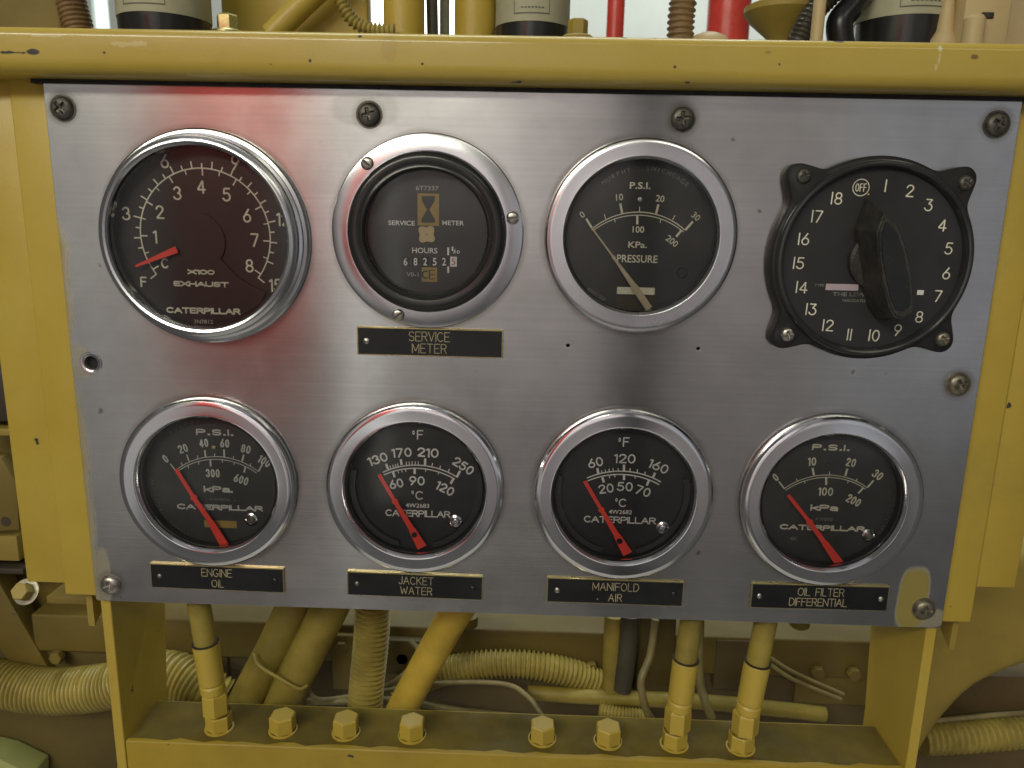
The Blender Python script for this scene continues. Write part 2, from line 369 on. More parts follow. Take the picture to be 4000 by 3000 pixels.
def thing(name, label, cat, loc=(0, 0, 0), group=None):
    o = bpy.data.objects.new(name, None); o.empty_display_size = 0.01; COL.objects.link(o)
    o.location = Vector(loc) * U; _loc[o.name] = Vector(loc); tag(o, label, cat, group); return o
def copy_tree(o, loc, label=None, parent=None, first=True):
    c = o.copy(); COL.objects.link(c)
    if first: c.location = Vector(loc) * U; _loc[c.name] = Vector(loc)
    c.parent = parent
    if label: c['label'] = label
    for ch in o.children: copy_tree(ch, None, None, c, False)
    return c

# Blender's built-in letters as flat meshes
_tc = {}
def glyphs(s, off):
    k = (s, off)
    if k not in _tc:
        cu = bpy.data.curves.new('t', 'FONT'); cu.body = s; cu.size = 1; cu.offset = off; cu.resolution_u = 3; cu.fill_mode = 'FRONT'
        ob = bpy.data.objects.new('t', cu); COL.objects.link(ob)
        dg = bpy.context.evaluated_depsgraph_get(); me = bpy.data.meshes.new_from_object(ob.evaluated_get(dg))
        vs = [v.co.xy[:] for v in me.vertices]; fs = [tuple(p.vertices) for p in me.polygons]
        bpy.data.objects.remove(ob); bpy.data.curves.remove(cu); bpy.data.meshes.remove(me)
        xs = [v[0] for v in vs]; zs = [v[1] for v in vs]
        _tc[k] = (vs, fs, min(xs), max(xs), min(zs), max(zs))
    return _tc[k]
CAPH = None
def text(mb, s, x, z, h, w=None, rot=0, off=0.0, y=0.0, sx=1.0):
    """s centred on x,z; h = capital height, w = total width (or natural width times sx)"""
    global CAPH
    if CAPH is None: g = glyphs('H', 0.0); CAPH = g[5] - g[4]
    vs, fs, x0, x1, z0, z1 = glyphs(s, off)
    k = h / CAPH; kx = (w / (x1 - x0)) if w else k * sx
    cx = (x0 + x1) / 2; cz = CAPH / 2; ca, sa = math.cos(math.radians(rot)), math.sin(math.radians(rot))
    out = []
    for vx, vz in vs:
        a = (vx - cx) * kx; b = (vz - cz) * k; out.append((x + a * ca - b * sa, y, z + a * sa + b * ca))
    mb.add(out, fs)
# thin single-stroke letters, as cut by an engraver
def _arc(cx, cy, rx, ry, a0, a1, n=10):
    return [(cx + rx * math.cos(math.radians(a0 + (a1 - a0) * i / n)), cy + ry * math.sin(math.radians(a0 + (a1 - a0) * i / n))) for i in range(n + 1)]
SF = {
 'A': (.66, [[(0, 0), (.33, 1), (.66, 0)], [(.12, .36), (.54, .36)]]),
 'C': (.62, [_arc(.33, .5, .33, .5, 48, 312, 14)]), 'D': (.6, [[(0, 0), (0, 1), (.22, 1)] + _arc(.22, .5, .38, .5, 90, -90, 10) + [(0, 0)]]),
 'E': (.52, [[(.52, 1), (0, 1), (0, 0), (.52, 0)], [(0, .52), (.44, .52)]]), 'F': (.5, [[(.5, 1), (0, 1), (0, 0)], [(0, .52), (.42, .52)]]),
 'G': (.66, [_arc(.33, .5, .33, .5, 48, 300, 14) + [(.62, .42), (.38, .42)]]), 'I': (.0, [[(0, 0), (0, 1)]]),
 'J': (.42, [[(.42, 1), (.42, .22)] + _arc(.21, .22, .21, .22, 0, -170, 7)]), 'K': (.56, [[(0, 0), (0, 1)], [(.54, 1), (0, .42)], [(.18, .6), (.56, 0)]]),
 'L': (.48, [[(0, 1), (0, 0), (.48, 0)]]), 'M': (.72, [[(0, 0), (0, 1), (.36, .2), (.72, 1), (.72, 0)]]), 'N': (.6, [[(0, 0), (0, 1), (.6, 0), (.6, 1)]]),
 'O': (.68, [_arc(.34, .5, .34, .5, 90, 450, 20)]), 'R': (.56, [[(0, 0), (0, 1), (.3, 1)] + _arc(.3, .75, .25, .25, 90, -90, 7) + [(0, .5)], [(.3, .5), (.56, 0)]]),
 'S': (.54, [_arc(.27, .75, .26, .25, 30, 265, 9) + _arc(.27, .25, .27, .25, 85, -150, 9)]), 'T': (.6, [[(0, 1), (.6, 1)], [(.3, 1), (.3, 0)]]),
 'V': (.62, [[(0, 1), (.31, 0), (.62, 1)]]), 'W': (.86, [[(0, 1), (.2, 0), (.43, .8), (.66, 0), (.86, 1)]]), '.': (.0, [[(0, 0), (0, .05)]]), ' ': (.4, []),
 'P': (.54, [[(0, 0), (0, 1), (.3, 1)] + _arc(.3, .74, .24, .26, 90, -90, 7) + [(0, .48)]]), 'H': (.58, [[(0, 0), (0, 1)], [(.58, 0), (.58, 1)], [(0, .5), (.58, .5)]]),
 'X': (.6, [[(0, 0), (.6, 1)], [(0, 1), (.6, 0)]]), 'U': (.58, [[(0, 1), (0, .28)] + _arc(.29, .28, .29, .28, 180, 360, 10) + [(.58, 1)]]), 'k': (.46, [[(0, 0), (0, 1)], [(.44, .7), (0, .28)], [(.14, .4), (.46, 0)]]),
 'a': (.46, [[(.06, .66)] + _arc(.24, .5, .2, .2, 100, 0, 5) + [(.44, 0)], _arc(.22, .21, .22, .2, 60, 420, 14)]),
 '\u0437': (.5, [_arc(.24, .745, .22, .255, 160, -85, 10) + _arc(.24, .265, .26, .265, 85, -160, 11)[1:]]),
 '0': (.5, [_arc(.25, .5, .25, .5, 90, 450, 20)]), '1': (.16, [[(0, .86), (.16, 1), (.16, 0)]]),
 '2': (.5, [_arc(.25, .74, .24, .26, 170, -35, 9) + [(0, 0), (.5, 0)]]), '3': (.5, [[(.04, 1), (.46, 1), (.2, .62)] + _arc(.22, .31, .27, .31, 80, -160, 10)]),
 '4': (.54, [[(.4, 0), (.4, 1), (0, .26), (.54, .26)]]), '5': (.5, [[(.44, 1), (.08, 1), (.03, .55)] + _arc(.22, .32, .27, .32, 115, -150, 10)]),
 '6': (.5, [[(.36, 1), (.06, .46)] + _arc(.25, .3, .25, .3, 150, 510, 18)]), '7': (.5, [[(0, 1), (.5, 1), (.14, 0)]]),
 '8': (.5, [_arc(.25, .75, .21, .25, 270, 630, 16), _arc(.25, .26, .25, .26, 90, 450, 16)]), '9': (.5, [[(.14, 0), (.44, .54)] + _arc(.25, .7, .25, .3, -30, 330, 18)]),
}
def stroke(mb, s, x, z, h, lw, y=0.0, rot=0, gap=.24, sx=1.0):
    if '.' in s: SF['.'] = (.06, [[(0, 0), (.06, 0)], [(0, .06), (.06, .06)]])
    tot = sum(SF[c][0] * sx + gap for c in s) - gap
    ca, sa = math.cos(math.radians(rot)), math.sin(math.radians(rot)); cur = -tot / 2
    for c in s:
        for pl in SF[c][1]:
            pts = []
            for (a, b) in pl:
                u = (cur + a * sx) * h; w = (b - .5) * h; pts.append(Vector((x + u * ca - w * sa, y, z + u * sa + w * ca)))
            if (pts[0] - pts[-1]).length > .02 * h:                # run the ends on by half the stroke width
                pts[0] = pts[0] + (pts[0] - pts[1]).normalized() * lw * .45; pts[-1] = pts[-1] + (pts[-1] - pts[-2]).normalized() * lw * .45
            run = [pts[0]]
            for i in range(1, len(pts)):                          # break at sharp corners so every stroke keeps its width
                run.append(pts[i])
                if i < len(pts) - 1 and (pts[i] - pts[i - 1]).angle(pts[i + 1] - pts[i], 0) > .75:
                    mb.tube(run, lw / 2, 6, flat=0.5); run = [pts[i]]
            mb.tube(run, lw / 2, 6, flat=0.5)
        cur += SF[c][0] * sx + gap

def sheet(outlines, thick, bev=0.0):                              # sheet with holes, returns MB lying in x,z with y 0..thick
    cu = bpy.data.curves.new('s', 'CURVE'); cu.dimensions = '2D'; cu.fill_mode = 'BOTH'; cu.extrude = thick / 2 - bev; cu.bevel_depth = bev; cu.bevel_resolution = 1
    for pts in outlines:
        sp = cu.splines.new('POLY'); sp.points.add(len(pts) - 1); sp.use_cyclic_u = True
        for p, q in zip(sp.points, pts): p.co = (q[0], q[1], 0, 1)
    ob = bpy.data.objects.new('s', cu); COL.objects.link(ob); dg = bpy.context.evaluated_depsgraph_get()
    me = bpy.data.meshes.new_from_object(ob.evaluated_get(dg)); mb = MB()
    mb.add([(v.co.x, -v.co.z + thick / 2, v.co.y) for v in me.vertices], [tuple(p.vertices) for p in me.polygons])
    bpy.data.objects.remove(ob); bpy.data.curves.remove(cu); bpy.data.meshes.remove(me); return mb
def circ(cx, cz, r, n=64): return [(cx + r * math.cos(2 * PI * k / n), cz + r * math.sin(2 * PI * k / n)) for k in range(n)]
def rrect(x0, x1, z0, z1, r, n=6):
    p = []
    for cx, cz, a0 in ((x1 - r, z1 - r, 0), (x0 + r, z1 - r, 90), (x0 + r, z0 + r, 180), (x1 - r, z0 + r, 270)):
        p += [(cx + r * math.cos(math.radians(a0 + 90 * i / n)), cz + r * math.sin(math.radians(a0 + 90 * i / n))) for i in range(n + 1)]
    return p
def smooth_path(pts, k=8):                                         # Catmull-Rom
    pts = [Vector(p) for p in pts]; P = [pts[0] * 2 - pts[1]] + pts + [pts[-1] * 2 - pts[-2]]; out = []
    for i in range(1, len(P) - 2):
        a, b, c, d = P[i - 1:i + 3]
        for j in range(k):
            t = j / k; out.append(0.5 * ((2 * b) + (c - a) * t + (2 * a - 5 * b + 4 * c - d) * t * t + (3 * b - a - 3 * c + d) * t ** 3))
    out.append(pts[-1]); return out
def resample(pts, step):
    out = [pts[0]]; acc = 0
    for a, b in zip(pts, pts[1:]):
        L = (b - a).length
        while acc + L >= step:
            t = (step - acc) / L; a = a + (b - a) * t; out.append(a.copy()); L = (b - a).length; acc = 0
        acc += L
    return out
def corrugated(pts, r, pitch=0.42, depth=0.16, n=20, pinch=None):
    p = resample(smooth_path(pts, 12), pitch / 6)
    rs = []
    for i in range(len(p)):
        ph = i % 6; w = (1, .97, .45, 0, .0, .45)[ph]; rs.append(r - depth * (1 - w))
    return MB().tube(p, rs, n)
def screw_head(mb, c, r, h, y0, cross=0.55, kind='cross', rot=0.5, n=40, m=12):      # pan head with a real recess, axis -y
    vs = [(c[0], y0 - h + (0.12 if kind == 'cross' else 0.09) * r, c[1])]; fs = []
    for i in range(1, m + 1):
        rr = i / m
        for k in range(n):
            a = 2 * PI * k / n; x = rr * math.cos(a - rot); z = rr * math.sin(a - rot)
            hh = h * (1 - rr ** 3.2) ** .5 if rr < 1 else 0
            if kind == 'cross':
                if rr < cross and (abs(x) < .13 or abs(z) < .13): hh -= 0.42 * h * 1.2 * (1 - rr / cross * .5)
            elif abs(x) < .12: hh = min(hh, h * 0.55)
            vs.append((c[0] + r * rr * math.cos(a), y0 - max(hh, 0), c[1] + r * rr * math.sin(a)))
    for k in range(n): fs.append((0, 1 + k, 1 + (k + 1) % n))
    for i in range(m - 1):
        for k in range(n): fs.append((1 + i * n + k, 1 + i * n + (k + 1) % n, 1 + (i + 1) * n + (k + 1) % n, 1 + (i + 1) * n + k))
    return mb.add(vs, fs)

# ================================================================== the console frame
fr = thing('console_frame', 'yellow painted steel frame around the brushed metal gauge panel, with gusset legs below', 'frame')
# top rail: folded sheet, rounded top and bottom corners, overhanging the panel
def rail_profile():
    p = []
    def arc(cy, cz, r, a0, a1, n=6): return [(cy + r * math.cos(math.radians(a0 + (a1 - a0) * i / n)), cz + r * math.sin(math.radians(a0 + (a1 - a0) * i / n))) for i in range(n + 1)]
    p += [(2.6, 23.05)]; p += arc(-.85, 22.70, .35, 90, 180); p += arc(-.70, 21.66, .50, 180, 262, 8); p += [(0.02, 21.16), (0.02, 21.02), (-.02, 21.02)]
    return p
pr = [(2.6, 22.92)] + [(-0.95 + .32 * math.cos(math.radians(a)), 22.60 + .32 * math.sin(math.radians(a))) for a in range(90, 181, 15)] \
   + [(-0.75 + .52 * math.cos(math.radians(a)), 21.70 + .52 * math.sin(math.radians(a))) for a in range(180, 271, 15)] + [(0.0, 21.17), (2.6, 21.17)]
pr = [(y_, z_ - (.17 if z_ > 22 else 0)) for y_, z_ in pr]
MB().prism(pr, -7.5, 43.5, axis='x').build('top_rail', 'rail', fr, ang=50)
MB().box(-0.4, 36.4, -0.10, 0.6, 21.02, 21.165).build('rail_seal', 'black_matte', fr)
# side flanges: a strip beside the panel and a wider, set-back web with a rolled edge between
def flange(sgn, x0, x1, xo, zb, zbw, name):
    mb = MB()
    lo, hi = (min(x0, x1), max(x0, x1))
    mb.box(lo, hi, 0.28, 0.9, zb, 21.3, 0.10, 3)
    o = mb.build(name, 'yellow', fr, ang=50)
    a, b = (min(xo, x1), max(xo, x1))
    mw = MB(); mw.box(a, b, 0.42, 0.85, zbw, 21.3, 0.04, 2)
    mw.build('flange_web', 'yellow', fr, ang=50)
flange(-1, 0.45, -1.52, -3.22, 0.05, 0.55, 'side_flange')
flange(1, 35.55, 37.40, 39.05, 0.12, 1.72, 'side_flange')
# return lips under the strips
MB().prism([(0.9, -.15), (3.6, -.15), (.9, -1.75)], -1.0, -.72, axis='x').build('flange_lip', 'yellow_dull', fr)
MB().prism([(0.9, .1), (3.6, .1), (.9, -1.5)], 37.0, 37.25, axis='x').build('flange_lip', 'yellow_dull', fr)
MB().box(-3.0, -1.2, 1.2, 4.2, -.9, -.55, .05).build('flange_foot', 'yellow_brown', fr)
# gusset legs
MB().prism([(0.27, -9.8), (0.27, .2), (5.1, .2), (5.1, -2.0), (4.5, -7.0), (4.5, -9.8)], 0.02, 0.46, b=.03, seg=1, axis='x').build('gusset_leg', 'yellow', fr)
MB().prism([(0.27, -9.8), (0.27, .2), (5.2, .2), (5.2, -2.0), (4.6, -7.0), (4.6, -9.8)], 35.56, 36.0, b=.03, seg=1, axis='x').build('gusset_leg', 'yellow', fr)
# back walls of the box behind the plate so that holes are dark
MB().box(0.5, 35.5, 4.9, 5.05, 0.4, 21.0).build('back_sheet', 'black_matte', fr)
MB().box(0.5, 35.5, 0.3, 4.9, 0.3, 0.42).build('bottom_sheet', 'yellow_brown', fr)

# ================================================================== the plate
MUR = [(5.32, 5.55), (13.84, 5.55), (22.33, 5.55), (30.73, 5.55), (22.45, 15.89)]
TAC = (5.80, 15.48); SER = (14.37, 15.87); TIM = (31.08, 15.25)
pan = thing('gauge_panel', 'brushed aluminium instrument plate screwed to the yellow frame, carrying two rows of gauges', 'panel', (18, 0, 10.5))
holes = [circ(c[0], c[1], 3.0) for c in MUR] + [circ(*TAC, 3.6), circ(*SER, 3.1), circ(*TIM, 3.2)]
holes += [circ(.79, 10.43, .30, 24), circ(19.88, 11.64, .085, 16), circ(24.98, 11.65, .085, 16)]
mb = sheet([rrect(0.015, 35.985, 0.015, 21.30, .12)] + holes, 0.25, 0.015)
mb.build('plate', 'plate', pan, recalc=False)
MB().lathe([(.298, .02), (.298, .24), (.001, .243)], 24, (.79, 10.43)).build('hole_shade_cup', 'black_matte', pan)  # added black cup, stands for the shade inside the open hole
MB().lathe([(.31, -.004), (.36, -.03), (.43, -.03), (.46, .0)], 32, (.79, 10.43)).build('hole_rim', 'alu', pan)
for (c, mt, lab, ro) in (((.67, 20.15), 'steel_dark', 'dull dark screw in the upper left corner', .7), ((12.19, 20.13), 'steel_dark', 'dull dark screw above the hour meter', .3), ((23.77, 20.19), 'steel_dark', 'dull dark screw above the cream needle gauge', .1),
                ((35.19, 20.21), 'steel_dark', 'dull dark screw in the upper right corner', 1.0), ((35.2, 10.5), 'steel_mid', 'tarnished screw at the right edge below the timer', .5),
                ((35.17, .86), 'steel_mid', 'tarnished screw in the paint-splashed lower right corner', .2), ((.72, .78), 'steel', 'bright screw in the lower left corner', .0)):
    o = screw_head(MB(), c, .44, .24, 0.0, rot=ro).build('screw', mt, pan); o['label'] = lab
    MB().lathe([(.5, 0.0), (.5, -.02), (.43, -.02)], 32, c).build('washer', mt, o) if mt != 'steel' else None

# ================================================================== gauges
class Dial:
    """reads positions off a close view of the dial and puts them on the dial's own plane"""
    def __init__(s, ox, oy, sc, Y): s.ox, s.oy, s.sc, s.Y = ox, oy, sc, Y; a = s.p(500, 700); b = s.p(1000, 700); s.k = (b[0] - a[0]) / 500
    def p(s, a, b):
        v = at(s.ox + a / s.sc, s.oy + b / s.sc, s.Y); return (v.x, v.z)
    def t(s, mb, st, a, b, h, w=None, rot=0, off=0.012, sx=1.0): x, z = s.p(a, b); text(mb, st, x, z, h * s.k, w * s.k if w else None, rot, off, s.Y - .012, sx)
    def st(s, mb, st_, a, b, h, lw, rot=0, sx=1.0, gap=.24): x, z = s.p(a, b); stroke(mb, st_, x, z, h * s.k, lw * s.k, s.Y - .008, rot, gap, sx)
    def fit(s, mb, st_, a, b, h, w, lw, rot=0, gap=.26):
        st_ = st_.replace('3', '\u0437'); base = sum(SF[c][0] for c in st_); n = len(st_) - 1
        g = gap; sx = (w / h - lw / h - g * n) / base
        if sx < .55: g = max(.12, (w / h - lw / h - .55 * base) / max(n, 1)); sx = (w / h - lw / h - g * n) / base
        s.st(mb, st_, a, b, h - lw, lw, rot, sx * h / (h - lw), g * h / (h - lw))
    def tick(s, mb, a, b, c, d, w): mb.quadline(s.p(a, b), s.p(c, d), w * s.k, s.Y - .015)
    def arc3(s, mb, A, B, C, w):
        p, q, r = [Vector(s.p(*t)) for t in (A, B, C)]
        d = 2 * (p.x * (q.y - r.y) + q.x * (r.y - p.y) + r.x * (p.y - q.y)); P2, Q2, R2 = p.length_squared, q.length_squared, r.length_squared
        cx = (P2 * (q.y - r.y) + Q2 * (r.y - p.y) + R2 * (p.y - q.y)) / d; cz = (P2 * (r.x - q.x) + Q2 * (p.x - r.x) + R2 * (q.x - p.x)) / d
        R = (p - Vector((cx, cz))).length; a0 = math.atan2(p.y - cz, p.x - cx); a1 = math.atan2(r.y - cz, r.x - cx)
        mb.arcband((cx, cz), R - w * s.k / 2, R + w * s.k / 2, a0, a1, s.Y - .012)
    def curved(s, mb, st, c, r, a0, a1, h, off=0.0, inward=False):
        x0, z0 = s.p(*c); R = r * s.k
        for i, ch in enumerate(st):
            if ch == ' ': continue
            a = math.radians(a0 + (a1 - a0) * i / max(1, len(st) - 1))
            text(mb, ch, x0 + R * math.cos(a), z0 + R * math.sin(a), h * s.k, None, math.degrees(a) + (90 if inward else -90), off, s.Y - .012)
    def shape(s, mb, pts, y0, y1): mb.prism([s.p(*q) for q in pts], y0, y1)
    def rect(s, mb, a, b, c, d, dy=.006): p = s.p(a, b); q = s.p(c, d); mb.rect(min(p[0], q[0]), max(p[0], q[0]), min(p[1], q[1]), max(p[1], q[1]), s.Y - dy)

def case_and_glass(t, c, r, yd, yg, dialmat='dial', rd=None, wall='dial_ring', cover='dial'):
    MB().disc(rd or r + .12, yd, 80, c).build('dial_face', dialmat, t)
    MB().lathe([(r, yg), (r + .02, yd + .02), (r + .3, yd + .04)], 80, c).build('case', wall, t)
    return MB().lathe([(0.001, yg - .05), (r * .6, yg - .035), (r * .9, yg - .012), (r + .02, yg)], 80, c).build('glass', 'glass', t)

def murphy_bezel(t, c, mat='chrome'):
    pr = [(3.3, .01), (3.50, -.01), (3.60, -.05), (3.635, -.12), (3.63, -.26), (3.60, -.36), (3.53, -.44), (3.44, -.475), (3.34, -.485), (3.0, -.455), (2.955, -.462), (2.93, -.455), (2.86, -.36), (2.80, -.24), (2.79, -.15)]
    return MB().lathe(pr, 128, c).build('bezel', mat, t, ang=24)
def shroud(t, c, segs, y0, y1, r0=2.52, r1=2.75):                # clear moulded ring under the glass, with stepped ends
    mb = MB()
    for a0, a1 in segs:
        n = 30; vs = []; fs = []
        for i in range(n + 1):
            a = math.radians(a0 + (a1 - a0) * i / n)
            for r, y in ((r0, y0), (r0, y1), (r1, y1)): vs.append((c[0] + r * math.cos(a), y, c[1] + r * math.sin(a)))
        for i in range(n):
            for j in range(2): fs.append((3 * i + j, 3 * i + j + 1, 3 * i + j + 4, 3 * i + j + 3))
        for i in (0, n): fs.append((3 * i, 3 * i + 1, 3 * i + 2))
        mb.add(vs, fs)
    mb.build('dial_ring', 'dial_ring', t)
M['dial_ring_'] = simple('dark_clear_ring', (0.035, 0.038, 0.038), 0.35, var=0.1)
def dial_screw(t, D, a, b, r=.26, mat='steel_mid'):
    c = D.p(a, b)
    MB().lathe([(r * 1.15, D.Y), (r * 1.1, D.Y - .08), (r * .8, D.Y - .12), (r * .62, D.Y - .05)], 28, c).build('dial_screw', 'alu', t)
    screw_head(MB(), c, r * .58, .06, D.Y - .02, kind='slot', rot=1.2, n=20, m=6).build('dial_screw_head', mat, t)
def needle(t, D, tip, waist, hub, tail, w, mat='needle_red', y=-.30, notch=False):
    P = [Vector(D.p(*q)) for q in (tip, waist, hub, tail)]; d = (P[3] - P[0]).normalized(); n = Vector((-d.y, d.x)); k = D.k
    L = []; Rr = []
    for p, ww in ((P[0], w[0]), (P[1], w[1]), (P[1] + d * .03, w[1] * 1.7), (P[1] + d * .13, w[1] * 1.7), (P[1] + d * .18, w[1] * 1.2), (P[2], w[2] * .8), (P[2] + d * .12, w[2]), (P[3], w[3])):
        L.append(p + n * ww * k / 2); Rr.append(p - n * ww * k / 2)
    mb = MB(); yy = D.Y + y
    pts = [(p.x, p.y) for p in L] + [(p.x, p.y) for p in reversed(Rr)]
    mb.prism(pts, yy, yy + .035); o = mb.build('needle', mat, t, ang=20)
    return o, P, d, n

# ---- exhaust temperature gauge (upper left)
t = thing('exhaust_gauge', 'large exhaust gauge with brownish face and short red needle, upper left of the panel', 'gauge', (TAC[0], 0, TAC[1]))
MB().lathe([(3.4, .0), (3.98, -.005), (4.06, -.06), (4.05, -.2), (3.98, -.27), (3.86, -.30), (3.83, -.34), (3.86, -.42), (3.86, -.50), (3.76, -.54), (3.73, -.60), (3.735, -.82), (3.70, -.93), (3.62, -.99), (3.52, -1.01), (3.44, -.98), (3.38, -.90), (3.36, -.72), (3.355, -.5)], 128, TAC).build('bezel', 'alu', t, ang=30)
D = Dial(340, 460, 1.764, -.22)
case_and_glass(t, TAC, 3.36, -.22, -.78, 'dial_brown')
pr = MB(); cx, cz = D.p(816, 806); R = 446 * D.k
c2 = ((D.p(370, 806)[0] + D.p(1262, 806)[0]) / 2, (D.p(816, 360)[1] + D.p(816, 1252)[1]) / 2); R = (D.p(1262, 806)[0] - D.p(370, 806)[0]) / 2
pr.arcband(c2, R - .026, R + .026, math.radians(216.5), math.radians(-38.5), D.Y - .012, 120)
for i in range(0, 31):
    v = i / 2; a = math.radians(216.8 - 17.0 * v); big = i % 2 == 0; L = (.30 if i % 6 == 0 else .27) if big else .18
    if i in (1, 2, 29): continue
    pr.quadline((c2[0] + (R - .01) * math.cos(a), c2[1] + (R - .01) * math.sin(a)), (c2[0] + (R + L) * math.cos(a), c2[1] + (R + L) * math.sin(a)), .055, D.Y - .015)
for i in range(0, 17):
    v = i / 2; a = math.radians(211.9 - 30.75 * v); big = i % 2 == 0; L = .27 if big else .18
    pr.quadline((c2[0] + (R + .01) * math.cos(a), c2[1] + (R + .01) * math.sin(a)), (c2[0] + (R - L) * math.cos(a), c2[1] + (R - L) * math.sin(a)), .055 if big else .042, D.Y - .018)
for s_, a, b in (('3', 270, 660), ('6', 535, 300), ('9', 1022, 308), ('12', 1330, 700), ('15', 1278, 1155), ('1', 470, 820), ('2', 502, 650), ('3', 622, 520), ('4', 787, 475), ('5', 963, 530), ('6', 1103, 675), ('7', 1158, 843), ('8', 1120, 1020), ('C', 537, 1003), ('F', 390, 1130)):
    s_ = s_.replace('3', '\u0437'); D.st(pr, s_, a + (22 if len(s_) == 2 else 0), b, 80 if s_ not in 'CF' else 60, 13.5, sx=1.12)
D.Y -= .105; D.fit(pr, 'X100', 787, 1063, 36, 190, 11); D.fit(pr, 'EXHAUST', 787, 1146, 38, 385, 11); D.fit(pr, 'CATERPILLAR', 802, 1330, 44, 522, 12); D.Y += .105
pr.build('dial_print', 'cream_print', t)
p2 = MB(); D.Y -= .105; D.t(p2, '3N7812', 803, 1405, 26, 135); D.Y += .105; p2.build('part_number', 'grey_print', t)['kind'] = 'stuff'
hub = MB(); hc = D.p(762, 850); hr = 195 * D.k; flare = []
pts = [(hc[0] + hr * math.cos(math.radians(a)), hc[1] + hr * math.sin(math.radians(a))) for a in range(-36, 215, 8)]
e1 = D.p(1240, 1200); e0 = D.p(1040, 1090); f1 = D.p(300, 1230)
pts2 = [D.p(575, 1010), D.p(540, 1090), D.p(420, 1240)] + [(c2[0] + 3.25 * math.cos(math.radians(a)), c2[1] + 3.25 * math.sin(math.radians(a))) for a in range(236, 312, 8)] + [e1, D.p(1140, 1160), e0, D.p(970, 1020)]
MB().prism(pts + pts2, D.Y - .10, D.Y + .02).build('dial_cover', 'dial_brown', t)
nd = MB(); tip = Vector(D.p(358, 1020)); en = Vector(D.p(640, 905)); d = (en - tip).normalized(); n = Vector((-d.y, d.x))
nd.prism([tuple(tip - n * .04), tuple(en - n * .13), tuple(en + n * .13), tuple(tip + n * .04)], D.Y - .28, D.Y - .24); nd.build('needle', 'needle_red', t)

# ---- hour meter
t = thing('hour_meter', 'hour meter reading 68252 with thick black ring inside a silver flange', 'meter', (SER[0], 0, SER[1]))
MB().lathe([(3.62, .0), (3.66, -.04), (3.66, -.13), (3.62, -.17), (3.52, -.2), (3.1, -.26), (3.02, -.26), (2.98, -.2), (2.98, .1)], 128, SER).build('flange', 'alu', t, ang=24)
MB().lathe([(3.0, -.1), (2.985, -.5), (2.94, -.62), (2.85, -.70), (2.72, -.74), (2.60, -.72), (2.52, -.70), (2.46, -.73), (2.40, -.74), (2.34, -.70), (2.31, -.6), (2.30, -.42), (2.28, -.2)], 128, SER).build('rubber_ring', 'rubber', t, ang=40)
D = Dial(1260, 480, 1.765, -.12)
case_and_glass(t, SER, 2.32, -.12, -.52, 'hour_dial') if False else None
M['hour_dial'] = simple('hour_dial_grey', (0.034, 0.034, 0.036), 0.5, var=0.2, nsc=20)
case_and_glass(t, SER, 2.30, -.12, -.52, 'hour_dial')
pw = MB(); D.t(pw, 'SERVICE', 545, 690, 30, 182); D.t(pw, 'METER', 900, 690, 30, 150); D.t(pw, 'HOURS', 705, 880, 36, 175, off=.01)
D.t(pw, '1', 896, 868, 28, 12); D.t(pw, '10', 928, 890, 22, 36); D.tick(pw, 915, 868, 902, 900, 4)
D.rect(pw, 860, 858, 873, 912, .013); D.rect(pw, 860, 990, 873, 1035, .013); pw.build('dial_print', 'white_print', t)
pd = MB(); D.t(pd, '6T7337', 722, 450, 28, 155); D.t(pd, 'V0-1', 620, 1045, 28, 85); pd.build('part_number', 'grey_print', t)['kind'] = 'stuff'
for i, (ch, x) in enumerate(zip('68252', (572, 641, 707, 773, 838))):
    w = MB(); D.rect(w, x - 30, 922, x + 30, 992, .008); o = w.build('counter_wheel', 'black', t)
    w = MB(); D.t(w, ch, x, 957, 50, 27); w.build('digit', 'white_print', o)
w = MB(); D.rect(w, 880, 922, 926, 992, .008); o = w.build('tenths_wheel', 'white_print', t); w = MB(); D.t(w, '5', 903, 957, 44, 27); w.build('digit', 'orange_print', o)
g = MB(); D.rect(g, 655, 485, 803, 710, .008); o = g.build('hourglass_badge', 'gold_print', t)
h = MB()
hp = [D.p(682, 505), D.p(776, 505), D.p(772, 540), D.p(745, 585), D.p(737, 598), D.p(752, 625), D.p(775, 665), D.p(776, 688), D.p(682, 688), D.p(682, 665), D.p(705, 625), D.p(722, 598), D.p(712, 585), D.p(686, 540)]
h.add([(q[0], D.Y - .012, q[1]) for q in hp], [tuple(range(len(hp)))]); h.build('hourglass', 'hour_dial', o)
g = MB(); D.rect(g, 683, 995, 790, 1097, .008); o = g.build('maker_badge', 'gold_print', t)
h = MB(); q = D.p(712, 1046); k = D.k
h.arcband(q, 18 * k, 30 * k, math.radians(60), math.radians(300), D.Y - .012, 20)
for a, b, c_, d_ in ((732, 1012, 742, 1080), (742, 1012, 775, 1020), (742, 1042, 775, 1050), (742, 1072, 775, 1080)): D.rect(h, a, b, c_, d_, .013)
h.build('badge_mark', 'hour_dial', o)
s4 = MB(); q = D.p(720, 768); pts = []
for i in range(48):
    a = 2 * PI * i / 48; r = (58 + 10 * math.cos(4 * (a - .85))) * D.k; pts.append((q[0] + r * math.cos(a), q[1] + r * math.sin(a)))
s4.prism(pts, D.Y - .1, D.Y - .05); o = s4.build('centre_rotor', 'cream', t); MB().lathe([(.03, D.Y - .10), (.03, D.Y - .13), (.001, D.Y - .13)], 12, q).build('rotor_pin', 'steel_mid', o)
